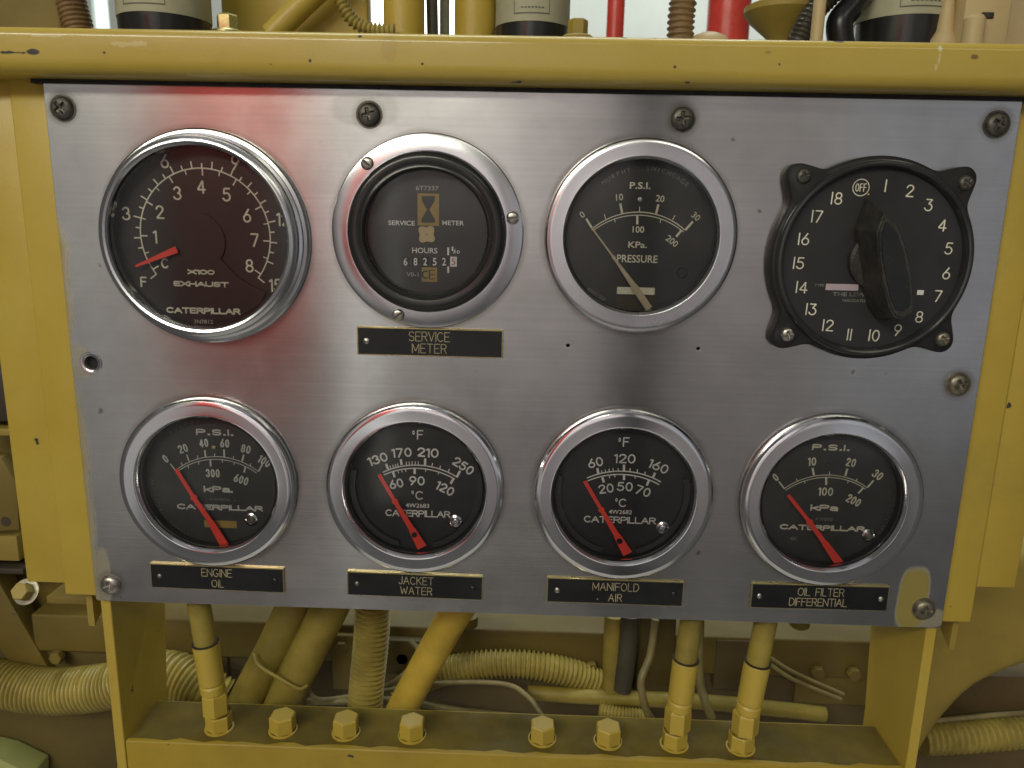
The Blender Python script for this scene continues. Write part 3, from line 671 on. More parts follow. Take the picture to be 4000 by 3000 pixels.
for a, b, ro in ((308, 280, .9), (1310, 655, 1.7), (522, 1325, 2.2)):
    v = at(1260 + a / 1.765, 480 + b / 1.765, -.25); o = screw_head(MB(), (v.x, v.z), .25, .12, -.235, kind='slot', rot=ro, n=28, m=8).build('slotted_screw', 'steel', t)
    MB().quadline((v.x - .2 * math.sin(-ro), v.z - .2 * math.cos(ro)), (v.x + .2 * math.sin(-ro), v.z + .2 * math.cos(ro)), .05, -.33).build('slot', 'steel_dark', o)

# ---- pressure gauge with cream needle
t = thing('pressure_gauge', 'black pressure gauge with thin cream needle, between the hour meter and the rotary selector', 'gauge', (MUR[4][0], 0, MUR[4][1]))
murphy_bezel(t, MUR[4], 'alu'); D = Dial(2080, 480, 1.765, .12); case_and_glass(t, MUR[4], 2.80, .12, -.30)
p = MB(); D.t(p, 'P.S.I.', 742, 432, 42, 142, off=.02); D.t(p, '10', 600, 512, 42, rot=6); D.t(p, '20', 880, 522, 42, rot=-6); D.t(p, '0', 343, 633, 42, rot=38); D.t(p, '30', 1127, 645, 42, rot=-38)
D.t(p, '100', 730, 735, 42); D.t(p, '200', 962, 815, 42, rot=-36); D.t(p, 'KPa.', 725, 840, 40, 130, off=.02); D.t(p, 'PRESSURE', 722, 937, 50, 282)
D.arc3(p, (405, 735), (735, 615), (1053, 742), 7); D.arc3(p, (415, 745), (733, 636), (1040, 752), 6)
for q in ((370, 660, 408, 722, 15), (605, 555, 618, 622, 15), (738, 578, 738, 610, 6), (868, 562, 852, 625, 15), (495, 630, 505, 662, 6), (982, 637, 966, 668, 6), (1105, 680, 1055, 738, 15), (565, 660, 570, 685, 6), (722, 640, 722, 700, 15), (885, 660, 880, 688, 6), (1028, 738, 990, 785, 15)): D.tick(p, *q)
p.build('dial_print', 'cream_print', t)
p = MB(); D.curved(p, 'MURPHY', (755, 770), 445, 129, 105, 30); D.curved(p, 'SWICHGAGE', (755, 770), 445, 88, 50, 30); D.t(p, '05052357', 440, 1183, 24, 145, rot=-33); p.build('worn_print', 'dim_print', t)['kind'] = 'stuff'
p = MB(); D.rect(p, 583, 1130, 840, 1185, .05); p.build('needle_stop', 'cream_print', t)
p = MB(); D.rect(p, 580, 1190, 840, 1300, .008); p.build('movement_window', 'dark_iron', t)
c = D.p(742, 530); screw_head(MB(), c, .105, .05, D.Y, kind='slot', n=16, m=5).build('dial_screw', 'steel', t)
c = D.p(1035, 1035); MB().lathe([(.15, D.Y), (.17, D.Y - .05), (.2, D.Y - .05), (.22, D.Y)], 28, c).build('hole_rim', 'black', t)
needle(t, D, (405, 722), (548, 915), (690, 1115), (800, 1278), (9, 13, 48, 48), 'needle_cream', -.22)

# ---- the four small gauges of the lower row
WIDE = dict(off=.042)
def tiny_print(t, D, c, right=True, left=None):
    p = MB()
    if right: D.curved(p, 'F.W. MURPHY TULSA USA', c, 505, -58, 12, 24, inward=True)
    if left: D.curved(p, left, c, 505, 222, 248, 24, inward=True)
    p.build('edge_print', 'grey_print', t)['kind'] = 'stuff'

t = thing('oil_pressure_gauge', 'chrome ringed 100 P.S.I. gauge with red needle above the ENGINE OIL plate', 'gauge', (MUR[0][0], 0, MUR[0][1]), 'chrome gauges of the lower row')
murphy_bezel(t, MUR[0]); D = Dial(440, 1520, 1.975, .28); case_and_glass(t, MUR[0], 2.80, .28, -.30, 'dial_hazy')
p = MB(); D.fit(p, 'P.S.I.', 787, 333, 50, 262, 12, gap=.5); D.fit(p, 'kPa.', 815, 772, 52, 225, 13); D.fit(p, 'CATERPILLAR', 828, 913, 46, 668, 12.5)
for s_, a, b, w, r in (('0', 408, 537, 34, 33), ('20', 543, 458, 74, 17), ('40', 703, 415, 70, 5), ('60', 865, 418, 70, -3), ('80', 1028, 462, 74, -13), ('100', 1172, 556, 96, -33), ('300', 773, 648, 108, 0), ('600', 992, 698, 112, -18)): D.fit(p, s_, a, b, 68, w, 12, r)
D.arc3(p, (483, 632), (785, 520), (1127, 637), 6); D.arc3(p, (497, 640), (785, 541), (1112, 648), 6)
for q in ((447, 575, 487, 628, 9), (573, 505, 590, 553, 10), (712, 470, 718, 525, 13), (860, 465, 862, 523, 13), (1012, 505, 1000, 555, 13), (1155, 580, 1127, 632, 11), (528, 565, 540, 590, 6), (655, 510, 658, 538, 6), (788, 495, 788, 518, 6), (935, 515, 930, 543, 6), (1068, 573, 1060, 597, 6),
          (583, 592, 587, 610, 6), (665, 557, 665, 582, 6), (755, 545, 757, 595, 13), (847, 545, 847, 567, 6), (940, 562, 938, 583, 6), (1025, 600, 1015, 643, 13)): D.tick(p, *q)
p.build('dial_print', 'grey_white', t) if 'grey_white' in M else p.build('dial_print', 'cream_print', t)
p = MB(); D.t(p, '4W506  -', 848, 852, 24, 210); D.curved(p, 'MURPHY', (775, 735), 500, 126, 100, 24); D.curved(p, 'PAT 2971816', (775, 735), 470, 178, 215, 20, inward=True); D.curved(p, '05052542', (775, 735), 470, 222, 245, 20, inward=True); p.build('worn_print', 'dim_print', t)['kind'] = 'stuff'
p = MB(); D.rect(p, 705, 1010, 960, 1072, .01); p.build('movement_window', 'gold_print', t)
c = D.p(780, 453); screw_head(MB(), c, .11, .05, D.Y, kind='slot', n=16, m=5).build('dial_pin', 'brass_edge', t)
dial_screw(t, D, 1070, 1000); needle(t, D, (512, 600), (640, 805), (775, 1000), (885, 1185), (28, 30, 50, 68), 'needle_red', -.30)

t = thing('water_temperature_gauge', 'chrome ringed temperature gauge with red needle above the JACKET WATER plate', 'gauge', (MUR[1][0], 0, MUR[1][1]), 'chrome gauges of the lower row')
murphy_bezel(t, MUR[1]); D = Dial(1240, 1540, 1.975, .28); case_and_glass(t, MUR[1], 2.80, .28, -.30)
p = MB(); D.fit(p, 'F', 792, 312, 76, 50, 11); D.t(p, '\u00b0', 742, 322, 74, 18, off=.02); D.fit(p, 'C', 787, 780, 72, 64, 11); D.t(p, '\u00b0', 735, 780, 68, 18, off=.02)
for s_, a, b, w, r in (('130', 465, 500, 158, 20), ('170', 650, 450, 155, 5), ('210', 853, 450, 165, -3), ('250', 1126, 553, 175, -33), ('60', 608, 690, 112, 14), ('90', 768, 667, 122, 0), ('120', 985, 727, 148, -27)): D.fit(p, s_, a, b, 76, w, 14.5, r)
D.t(p, '4W2683', 772, 858, 32, 182, off=.01); D.fit(p, 'CATERPILLAR', 775, 920, 56, 505, 10, gap=.18)
D.arc3(p, (505, 602), (785, 547), (1082, 642), 9); D.arc3(p, (512, 622), (780, 571), (1060, 655), 9)
for q in ((530, 535, 545, 578, 18), (643, 500, 650, 545, 18), (832, 495, 830, 545, 18), (1100, 590, 1077, 636, 18), (560, 550, 566, 572, 7), (582, 543, 587, 566, 7), (601, 538, 605, 560, 7), (619, 533, 622, 556, 7), (685, 520, 688, 545, 7), (708, 518, 710, 543, 7), (731, 517, 732, 542, 7), (755, 517, 756, 542, 7), (778, 517, 778, 542, 7), (888, 530, 884, 552, 8), (950, 550, 944, 572, 8), (1018, 575, 1009, 600, 8),
          (583, 597, 597, 640, 18), (622, 592, 628, 608, 7), (650, 585, 655, 602, 7), (680, 579, 683, 597, 7), (750, 574, 750, 614, 18), (835, 577, 835, 597, 7), (936, 600, 932, 618, 7), (1050, 650, 1028, 690, 18)): D.tick(p, *q)
p.build('dial_print', 'white_print', t); tiny_print(t, D, (770, 735), left='100607316')
dial_screw(t, D, 1065, 980, .27, 'alu'); o, P, d, n = needle(t, D, (485, 602), (600, 795), (730, 1010), (815, 1160), (28, 28, 54, 76))
q = P[2] + d * .32 + n * -.02; MB().lathe([(.001, D.Y - .34), (.12, D.Y - .34), (.12, D.Y - .1)], 20, (q.x, q.y)).build('needle_pivot', 'black', t)
shroud(t, MUR[1], ((165, 254), (286, 375)), .28, .05)

t = thing('air_temperature_gauge', 'chrome ringed temperature gauge with red needle above the MANIFOLD AIR plate', 'gauge', (MUR[2][0], 0, MUR[2][1]), 'chrome gauges of the lower row')
murphy_bezel(t, MUR[2]); D = Dial(2060, 1560, 1.975, .28); case_and_glass(t, MUR[2], 2.80, .28, -.30)
p = MB(); D.fit(p, 'F', 762, 328, 76, 50, 11); D.t(p, '\u00b0', 711, 338, 74, 18, off=.02); D.fit(p, 'C', 735, 798, 70, 62, 11); D.t(p, '\u00b0', 686, 798, 66, 18, off=.02)
for s_, a, b, w, r in (('60', 525, 487, 118, 15), ('120', 752, 457, 165, 0), ('160', 1012, 517, 160, -22), ('20', 607, 688, 118, 10), ('50', 753, 673, 122, 0), ('70', 893, 707, 118, -18)): D.fit(p, s_, a, b, 76, w, 12.5, r)
D.t(p, '4W2682', 717, 868, 32, 180, off=.01); D.fit(p, 'CATERPILLAR', 713, 930, 56, 562, 10, gap=.2)
D.arc3(p, (458, 607), (745, 554), (1030, 637), 9); D.arc3(p, (465, 628), (745, 579), (1017, 658), 9)
for q in ((540, 530, 547, 572, 18), (745, 502, 745, 552, 18), (985, 565, 968, 603, 18), (572, 548, 576, 570, 7), (600, 541, 604, 563, 7), (630, 535, 633, 559, 7), (660, 530, 662, 556, 7), (700, 530, 701, 553, 7), (793, 530, 791, 553, 8), (850, 540, 846, 562, 8), (910, 558, 903, 582, 8),
          (578, 600, 590, 640, 18), (632, 590, 635, 607, 7), (672, 583, 675, 600, 7), (745, 583, 745, 622, 18), (832, 590, 830, 610, 7), (938, 622, 921, 664, 18)): D.tick(p, *q)
p.build('dial_print', 'white_print', t); tiny_print(t, D, (745, 745), left='10060696A')
dial_screw(t, D, 1045, 990, .27, 'alu'); o, P, d, n = needle(t, D, (438, 612), (560, 820), (680, 1020), (768, 1170), (28, 28, 54, 76))
q = P[2] + d * .32 + n * -.02; MB().lathe([(.001, D.Y - .34), (.12, D.Y - .34), (.12, D.Y - .1)], 20, (q.x, q.y)).build('needle_pivot', 'black', t)
shroud(t, MUR[2], ((165, 254), (286, 375)), .28, .05)

t = thing('filter_pressure_gauge', 'chrome ringed gauge with red needle above the OIL FILTER DIFFERENTIAL plate', 'gauge', (MUR[3][0], 0, MUR[3][1]), 'chrome gauges of the lower row')
murphy_bezel(t, MUR[3]); D = Dial(2880, 1600, 1.975, .28); case_and_glass(t, MUR[3], 2.80, .28, -.30, 'dial_hazy')
p = MB(); D.fit(p, 'P.S.I.', 722, 292, 50, 285, 12, gap=.5); D.fit(p, 'kPa', 672, 757, 52, 218, 13); D.fit(p, 'CATERPILLAR', 655, 912, 46, 665, 12.5)
for s_, a, b, w, r in (('0', 295, 522, 34, 38), ('10', 577, 400, 64, 4), ('20', 877, 407, 76, -9), ('30', 1083, 503, 80, -33), ('100', 682, 632, 115, 0), ('200', 897, 700, 118, -26)): D.fit(p, s_, a, b, 70, w, 12, r)
D.arc3(p, (357, 612), (708, 504), (1003, 603), 6); D.arc3(p, (372, 622), (700, 522), (990, 614), 6)
for q in ((320, 555, 363, 608, 11), (455, 530, 463, 555, 6), (580, 450, 590, 506, 16), (711, 478, 711, 500, 6), (848, 455, 832, 510, 16), (925, 530, 916, 552, 6), (1050, 545, 1005, 598, 15), (517, 550, 521, 568, 6), (685, 525, 685, 580, 16), (855, 547, 850, 567, 6), (970, 604, 932, 645, 15)): D.tick(p, *q)
p.build('dial_print', 'cream_print', t)
p = MB(); D.t(p, '4W508', 667, 845, 26, 138); D.t(p, '4K', 435, 995, 34, 60); D.curved(p, 'PAT Tulsa USA', (680, 740), 495, -25, 15, 22, inward=True); p.build('worn_print', 'dim_print', t)['kind'] = 'stuff'
p = MB(); D.rect(p, 530, 1000, 790, 1060, .01); p.build('movement_window', 'dark_iron', t)
c = D.p(703, 437); screw_head(MB(), c, .11, .05, D.Y, kind='slot', n=16, m=5).build('dial_pin', 'steel_dark', t)
dial_screw(t, D, 1010, 965); needle(t, D, (375, 640), (530, 835), (650, 1000), (775, 1175), (28, 30, 50, 68), 'needle_red', -.30)

# ---- rotary timer switch
t = thing('selector_switch', 'black rotary selector with long bar knob, numbered 1 to 18 and OFF', 'selector switch', (TIM[0], 0, TIM[1]))
pts = []
for i in range(240):
    a = 2 * PI * i / 240; dd = min(abs((a - (PI / 4 + k * PI / 2) + PI) % (2 * PI) - PI) for k in range(4))
    pts.append((TIM[0] + (3.76 + .92 * math.exp(-(dd / .155) ** 2.4)) * math.cos(a), TIM[1] + (3.76 + .92 * math.exp(-(dd / .155) ** 2.4)) * math.sin(a)))
bm = bmesh.new(); vs = [bm.verts.new((p_[0], -.02, p_[1])) for p_ in pts]; bm.faces.new(vs)
body = MB(); ring = lambda k, y: [(TIM[0] + (p_[0] - TIM[0]) * k, y, TIM[1] + (p_[1] - TIM[1]) * k) for p_ in pts]
bm.free(); L = [ring(1.0, .0), ring(1.0, -.42), ring(.992, -.5), ring(.975, -.55)]
vv = sum(L, []); ff = []
for j in range(3):
    for i in range(240): ff.append((j * 240 + i, j * 240 + (i + 1) % 240, (j + 1) * 240 + (i + 1) % 240, (j + 1) * 240 + i))
nin = 240; rin = [(TIM[0] + 3.5 * math.cos(2 * PI * i / 240), -.55, TIM[1] + 3.5 * math.sin(2 * PI * i / 240)) for i in range(240)]
vv += rin
for i in range(240): ff.append((3 * 240 + i, 3 * 240 + (i + 1) % 240, 4 * 240 + (i + 1) % 240, 4 * 240 + i))
body.add(vv, ff); body.build('housing', 'black_matte', t, ang=40)
MB().lathe([(3.58, -.5), (3.57, -.72), (3.53, -.79), (3.45, -.81), (3.38, -.78), (3.33, -.66), (3.31, -.42)], 128, TIM).build('dial_rim', 'timer_rim', t) if False else None
M['timer_rim'] = simple('glossy_black_rim', (0.03, 0.032, 0.035), 0.16, var=0.2)
MB().lathe([(3.62, -.5), (3.60, -.72), (3.55, -.79), (3.47, -.81), (3.40, -.78), (3.34, -.66), (3.31, -.42)], 128, TIM).build('dial_rim', 'timer_rim', t)
D = Dial(2940, 560, 1.885, -.45)
MB().disc(3.36, -.45, 80, TIM).build('dial_face', 'dial', t)
p = MB()
for s_, a, b in (('1', 980, 312), ('2', 1158, 350), ('3', 1298, 455), ('4', 1397, 603), ('5', 1445, 775), ('6', 1427, 958), ('7', 1365, 1125), ('8', 1227, 1278), ('9', 1068, 1375), ('10', 895, 1415), ('11', 712, 1408), ('12', 555, 1340), ('13', 432, 1222), ('14', 362, 1060), ('15', 340, 882), ('16', 377, 705), ('17', 475, 538), ('18', 620, 405)):
    if s_ == '1': SFb = SF['1']; SF['1'] = (.0, [[(0, 0), (0, 1)]])
    D.st(p, s_, a, b, 80, 10.5, rot=-2, sx=1.2, gap=.3)
SF['1'] = (.0, [[(0, 0), (0, 1)]])
q = D.p(797, 325); p.arcband(q, 56 * D.k, 62 * D.k, 0, 2 * PI, D.Y - .012, 40); D.st(p, 'OFF', 797, 325, 52, 7, sx=.62, gap=.2)
p.build('dial_print', 'cream_print', t)
p = MB(); D.t(p, 'TYPE', 490, 1045, 20, 72); D.t(p, 'THE LEWIS', 728, 1112, 28, 285, off=.02); D.t(p, 'NAUGATUCK', 770, 1158, 20, 220, off=.02); p.build('maker_print', 'dim_print', t)['kind'] = 'stuff'
p = MB(); D.rect(p, 540, 1033, 775, 1085, .01); p.build('type_label', 'pink_plate', t)
p = MB(); D.rect(p, 1212, 1080, 1256, 1116, .01); p.build('index_patch', 'white_print', t)
q = D.p(850, 375); MB().lathe([(.04, D.Y), (.04, D.Y - .03), (.001, D.Y - .03)], 12, q).build('index_dot', 'gold_print', t)
for a, b, ro, mt in ((380, 240, .3, 'steel_dark'), (1575, 290, .8, 'steel_dark'), (262, 1408, .4, 'steel'), (1405, 1443, .6, 'steel_mid')):
    v = at(2940 + a / 1.885, 560 + b / 1.885, -.6); screw_head(MB(), (v.x, v.z), .28, .14, -.55, rot=ro, n=28, m=8).build('mounting_screw', mt, t)
kb = Vector(D.p(905, 860)); ax = (Vector(D.p(822, 412)) - kb); Lk = ax.length; ax.normalize(); sd = Vector((ax.y, -ax.x))
def kpt(u, w): q = kb + ax * u + sd * w; return (q.x, q.y)
base = MB().lathe([(1.05, -.46), (1.05, -.7), (.95, -.78), (.001, -.78)], 40, tuple(kb)); kn = base.build('knob_skirt', 'black_rough', t, ang=30)
lo = [(Lk, 0), (1.35, .56), (.4, .68), (-.6, .70), (-1.6, .62), (-2.15, .40), (-2.3, 0), (-2.15, -.40), (-1.6, -.62), (-.6, -.70), (.4, -.68), (1.35, -.56)]
hi = [(1.75, 0.0), (1.2, .34), (.4, .46), (-.6, .48), (-1.5, .44), (-1.95, .30), (-2.05, 0), (-1.95, -.30), (-1.5, -.44), (-.6, -.48), (.4, -.46), (1.2, -.34)]
bm = bmesh.new(); ringv = []
for pts_, y in ((lo, -.47), (lo, -.75), ([(u * .97, w * .93) for u, w in lo], -.95), (hi, -2.0)):
    ringv.append([bm.verts.new((kpt(u, w)[0], y + (.10 if (y < -1.9 and u > 1.0) else 0), kpt(u, w)[1])) for u, w in pts_])
for A, B in zip(ringv, ringv[1:]):
    for i in range(12): bm.faces.new((A[i], A[(i + 1) % 12], B[(i + 1) % 12], B[i]))
bm.faces.new(ringv[-1]); bmesh.ops.bevel(bm, geom=[e for e in bm.edges if e.verts[0] in ringv[-1] and e.verts[1] in ringv[-1]], offset=.06, segments=2, affect='EDGES')
bmesh.ops.recalc_face_normals(bm, faces=bm.faces); g_ = MB().bm_add(bm); bm.free(); g_.build('knob', 'black_rough', t, ang=14)
g_ = MB(); g_.prism([kpt(u * .86 - .02, w * .80) for u, w in hi], -2.02, -1.98, b=.01, seg=1); g_.build('knob_inlay', 'black', t)

# ================================================================== nameplates
def nameplate(label, cx, cz, w, h, rot, lines, rivets, chipped=False):
    t = thing('nameplate', label, 'nameplate', (cx, 0, cz), 'engraved black nameplates')
    hw, hh = w / 2, h / 2; T = Matrix.Translation((cx, 0, cz)) @ Matrix.Rotation(math.radians(-rot), 4, 'Y')
    def tr(mb): mb.v = [tuple(T @ Vector(v)) for v in mb.v]; return mb
    tr(MB().prism([(-hw, -hh), (hw, -hh), (hw, hh), (-hw, hh)], -.105, -.002, b=.02, seg=1)).build('brass_backing', 'brass_edge', t)
    tr(MB().prism([(-hw + .05, -hh + .045), (hw - .05, -hh + .045), (hw - .05, hh - .05), (-hw + .05, hh - .05)], -.125, -.09)).build('black_face', 'nameplate', t)
    e = MB()
    for s_, x, z, hgt, gap in lines: stroke(e, s_, x, z, hgt, .034, -.128, gap=gap)
    tr(e).build('engraving', 'brass', t)
    for rx, mt, r in rivets:
        tr(MB().lathe([(r, -.12), (r * .9, -.16), (r * .55, -.19), (.001, -.2)], 20, (rx, 0))).build('rivet', mt, t)
nameplate('black nameplate engraved SERVICE METER, with one rivet, under the hour meter', 14.45, 11.64, 5.76, 1.13, 0, [('SERVICE', -.02, .23, .36, .17), ('METER', -.02, -.24, .36, .2)], [(-2.5, 'steel', .13)])
nameplate('black nameplate engraved ENGINE OIL under the leftmost lower gauge', 5.38, 1.28, 5.72, 1.13, -.6, [('ENGINE', .0, .25, .34, .17), ('OIL', .02, -.24, .32, .2)], [(-2.45, 'steel_mid', .11), (2.48, 'nameplate', .13)])
nameplate('black nameplate engraved JACKET WATER under the second lower gauge from the left', 13.80, 1.22, 5.76, 1.1, -.6, [('JACKET', .05, .24, .33, .2), ('WATER', .06, -.22, .33, .2)], [(-2.45, 'steel_mid', .11), (2.45, 'nameplate', .13)])
nameplate('black nameplate engraved MANIFOLD AIR under the third lower gauge from the left', 22.23, 1.23, 5.74, 1.13, -.2, [('MANIFOLD', .02, .24, .34, .2), ('.', -.72, -.2, .3, .2), ('AIR', .02, -.25, .32, .24)], [(-2.42, 'steel', .13), (2.45, 'nameplate', .13)])
nameplate('black nameplate engraved OIL FILTER DIFFERENTIAL under the rightmost lower gauge', 30.75, 1.29, 5.70, 1.13, .4, [('OIL FILTER', .03, .24, .33, .17), ('DIFFERENTIAL', -.05, -.22, .33, .15)], [(-2.5, 'steel', .12), (2.52, 'steel', .12)])

# ================================================================== lower bar with bolts and fittings
ZB = -7.1
bar = thing('hose_manifold_bar', 'yellow painted steel bar with hex bolt plugs under the gauge panel', 'manifold bar', (18, .3, ZB))
yb = atz(900, 2745, ZB).y; yb2 = atz(1900, 2777, ZB).y; YB = (yb + yb2) / 2
MB().box(.47, 35.55, .3, YB, -11.5, ZB, .09, 3).build('bar', 'bar', bar, ang=50)
M['grime_shade'] = simple('oily_dust_and_shade_film', (0.135, 0.10, 0.010), 0.8, var=0.35, nsc=25, bmp=0.1, bsc=300)  # oily dust, with the panel's shade painted into its dark colour
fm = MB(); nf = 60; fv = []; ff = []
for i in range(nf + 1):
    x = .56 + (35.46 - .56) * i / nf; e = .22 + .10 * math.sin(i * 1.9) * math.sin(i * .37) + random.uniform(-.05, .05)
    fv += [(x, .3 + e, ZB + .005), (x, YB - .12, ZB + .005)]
fm.add(fv, [(2 * i, 2 * i + 2, 2 * i + 3, 2 * i + 1) for i in range(nf)]); fm.build('dust_and_shade_film', 'grime_shade', bar)
for px, py in ((1106, 2852), (1352, 2862), (1610, 2873), (2118, 2886), (2374, 2896)):
    v = atz(px, py, ZB); b = MB(); b.lathe([(.66, ZB), (.66, ZB + .07), (.6, ZB + .09)], 32, (v.x, v.y), 'z')
    o = b.build('washer', 'yellow', bar); k = MB().hexa(.61, ZB + .07, ZB + .84, (v.x, v.y), .07, a0=PI / 2 + random.uniform(-.08, .08)); k.build('plug_bolt', 'yellow', bar, ang=20)
def fitting(px, py, label, lean, ttx):
    v = atz(px, py, ZB); c = (v.x, v.y); t = thing('hose_fitting', label, 'hose fitting', (v.x, v.y, ZB), 'hose fittings standing on the manifold bar')
    MB().lathe([(.66, ZB + .0), (.66, ZB + .05), (.58, ZB + .07)], 32, c, 'z').build('collar', 'yellow', t)
    MB().hexa(.60, ZB + .05, ZB + .78, c, .06, a0=PI / 2).build('base_nut', 'yellow', t, ang=20)
    MB().lathe([(.50, ZB + .78), (.50, ZB + .86), (.56, ZB + .9)], 24, c, 'z').build('neck', 'yellow_brown', t)
    top = Vector((ttx, v.y - .2, .9))
    def pt(z): f = (z - ZB) / (top.z - ZB); return Vector((v.x + (top.x - v.x) * f, v.y + (top.y - v.y) * f, z))
    MB().hexa(.60, ZB + .88, ZB + 1.95, (pt(ZB + 1.4).x, pt(ZB + 1.4).y), .12, a0=PI / 2 + .3).build('swivel_nut', 'yellow', t, ang=20)
    MB().tube([pt(ZB + 1.9), pt(ZB + 1.98), pt(ZB + 2.3), pt(ZB + 2.4), pt(ZB + 2.5), pt(ZB + 4.4), pt(ZB + 4.45)], [.50, .56, .56, .5, .56, .58, .55], 24).build('crimp_sleeve', 'yellow', t, ang=30)
    h = MB().tube([pt(ZB + 4.4), pt(ZB + 4.8), pt(ZB + 7.5)], [.5, .5, .5], 20).build('hose', 'hose', t)
    MB().tube([pt(ZB + 4.44), pt(ZB + 4.5)], [.595, .595], 24).build('clamp_ring', 'dark_iron', t)
fitting(857, 2843, 'yellow hose fitting standing at the left end of the manifold bar', 0, at(835, 2380, 3).x)
fitting(2633, 2908, 'yellow hose fitting just right of the bolt plugs, left of its twin', 0, at(2672, 2420, 3).x)
fitting(2892, 2920, 'rightmost yellow hose fitting standing on the manifold bar', 0, at(2950, 2420, 3).x)

# ================================================================== engine parts behind and below
def hose(name, label, pts, r, mat, corr=None, cat='hose', group=None):
    P = [at(a, b, y) for a, b, y in pts]
    mb = corrugated(P, r, *(corr or ())) if corr is not None else MB().tube(smooth_path(P, 8), r, 20)
    o = mb.build(name, mat, None, ang=60, origin=P[0]); tag(o, label, cat, group); return o
LD = 9.0
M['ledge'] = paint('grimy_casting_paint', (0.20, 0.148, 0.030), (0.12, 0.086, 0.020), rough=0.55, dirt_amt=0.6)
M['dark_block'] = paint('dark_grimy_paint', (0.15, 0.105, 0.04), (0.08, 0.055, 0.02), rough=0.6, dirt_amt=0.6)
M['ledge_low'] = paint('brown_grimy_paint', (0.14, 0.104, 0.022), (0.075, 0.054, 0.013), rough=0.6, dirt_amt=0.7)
led = thing('engine_ledge', 'dusty yellow casting ledge running behind the hoses under the panel', 'engine casting', (18, LD, -3))
z0 = at(2000, 2462, LD).z
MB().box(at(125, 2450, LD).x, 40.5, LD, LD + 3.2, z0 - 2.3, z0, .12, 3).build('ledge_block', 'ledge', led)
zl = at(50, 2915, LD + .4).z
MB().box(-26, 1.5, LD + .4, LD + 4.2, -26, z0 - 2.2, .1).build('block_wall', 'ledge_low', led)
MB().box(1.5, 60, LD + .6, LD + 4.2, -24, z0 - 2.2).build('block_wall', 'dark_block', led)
for px0, px1, py0, py1, dy, mt in ((640, 900, 2560, 2760, .3, 'ledge_low'), (1290, 1420, 2480, 2700, -.3, 'yellow_brown'), (1500, 1650, 2500, 2640, -.5, 'ledge_low'), (2080, 2370, 2540, 2700, .1, 'ledge_low'), (2500, 2620, 2400, 2760, -.6, 'ledge_low'), (2800, 2960, 2500, 2700, -.1, 'dark_block'), (3120, 3400, 2560, 2760, .2, 'yellow_brown'), (1000, 1130, 2600, 2800, .2, 'dark_iron')):
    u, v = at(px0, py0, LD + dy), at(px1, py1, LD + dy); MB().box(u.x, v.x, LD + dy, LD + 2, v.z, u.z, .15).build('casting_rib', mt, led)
for px, py in ((700, 2600), (1340, 2520), (1575, 2560), (2140, 2590), (2310, 2600), (3190, 2620), (3330, 2625), (230, 2560)):
    v = at(px, py, LD - .1); b_ = MB().hexa(.38, 0, .4, ch=.05); T_ = Matrix.Translation(v) @ Matrix.Rotation(math.radians(90), 4, 'X'); b_.v = [tuple(T_ @ Vector(q_)) for q_ in b_.v]; b_.build('casting_bolt', 'yellow_brown', led, ang=20)
for px, w in ((1830, .9), (2420, 1.2), (3120, .9)):
    q = at(px, 2410, LD - .4); MB().lathe([(.001, q.z + .2), (w * .6, q.z + .2), (w * .6, q.z - .35), (w * .4, q.z - .5), (.001, q.z - .5)], 20, (q.x, LD - .6), 'z').build('boss', 'yellow_brown', led)
tag(MB().box(-30, 70, 8, 45, -26, -24).build('engine_bed', 'dark_iron'), 'dark oily engine bed plate below the hoses', 'bed plate')
hose('smooth_hose', 'grey-yellow fat hose slanting down left behind the first fitting, left of its twin', [(1160, 2330, 7), (1085, 2500, 6.6), (985, 2690, 6.2), (930, 2800, 6)], .92, 'hose', group='fat hoses tied together')
hose('smooth_hose', 'grey-yellow fat hose slanting down left, right of its twin and tied to it', [(1310, 2330, 6.6), (1240, 2470, 6.4), (1150, 2650, 6.0), (1090, 2790, 5.8)], .98, 'hose', group='fat hoses tied together')
hose('cable_tie', 'pale plastic tie wrapped round the two fat slanting hoses', [(990, 2555, 5.5), (1010, 2600, 5.0), (1090, 2650, 4.7), (1165, 2690, 4.7), (1200, 2680, 5.0)], .09, 'hose', cat='cable tie')
hose('corrugated_hose', 'upright yellow corrugated hose behind the third bolt plug', [(1458, 2340, 5.8), (1450, 2500, 5.8), (1432, 2680, 5.7), (1425, 2790, 5.7)], .92, 'loom', (.27, .25))
hose('smooth_hose', 'bright yellow hose slanting down left, right of the upright corrugated hose', [(1820, 2330, 5.2), (1740, 2460, 5.4), (1640, 2640, 5.7), (1560, 2790, 5.9)], .82, 'hose_y')
hose('corrugated_hose', 'grey corrugated hose arching behind the middle bolt plugs', [(1560, 2720, 8.2), (1680, 2640, 8.2), (1850, 2600, 8.0), (2030, 2594, 8.0), (2200, 2620, 8.2), (2340, 2668, 8.6), (2440, 2730, 9.0)], .78, 'loom', (.25, .17))
hose('pipe', 'pale horizontal pipe low behind the bar, right of the middle', [(2060, 2705, 7.6), (2300, 2720, 7.6), (2620, 2735, 7.6), (2860, 2752, 7.8), (3220, 2790, 8)], .42, 'hose', cat='pipe')
hose('corrugated_hose', 'short small corrugated hose low behind the fourth and fifth bolt plugs', [(2340, 2770, 7.2), (2420, 2788, 7.0), (2520, 2798, 7.0)], .42, 'loom', (.18, .07))
hose('wire', 'pale wire crossing behind the bar from the fat hoses to the fourth bolt plug', [(1190, 2660, 6.4), (1240, 2730, 6.2), (1400, 2715, 7.0), (1700, 2670, 7.2), (1960, 2670, 7.0), (2060, 2720, 6.2), (2120, 2800, 5.6)], .13, 'wire', cat='wire')
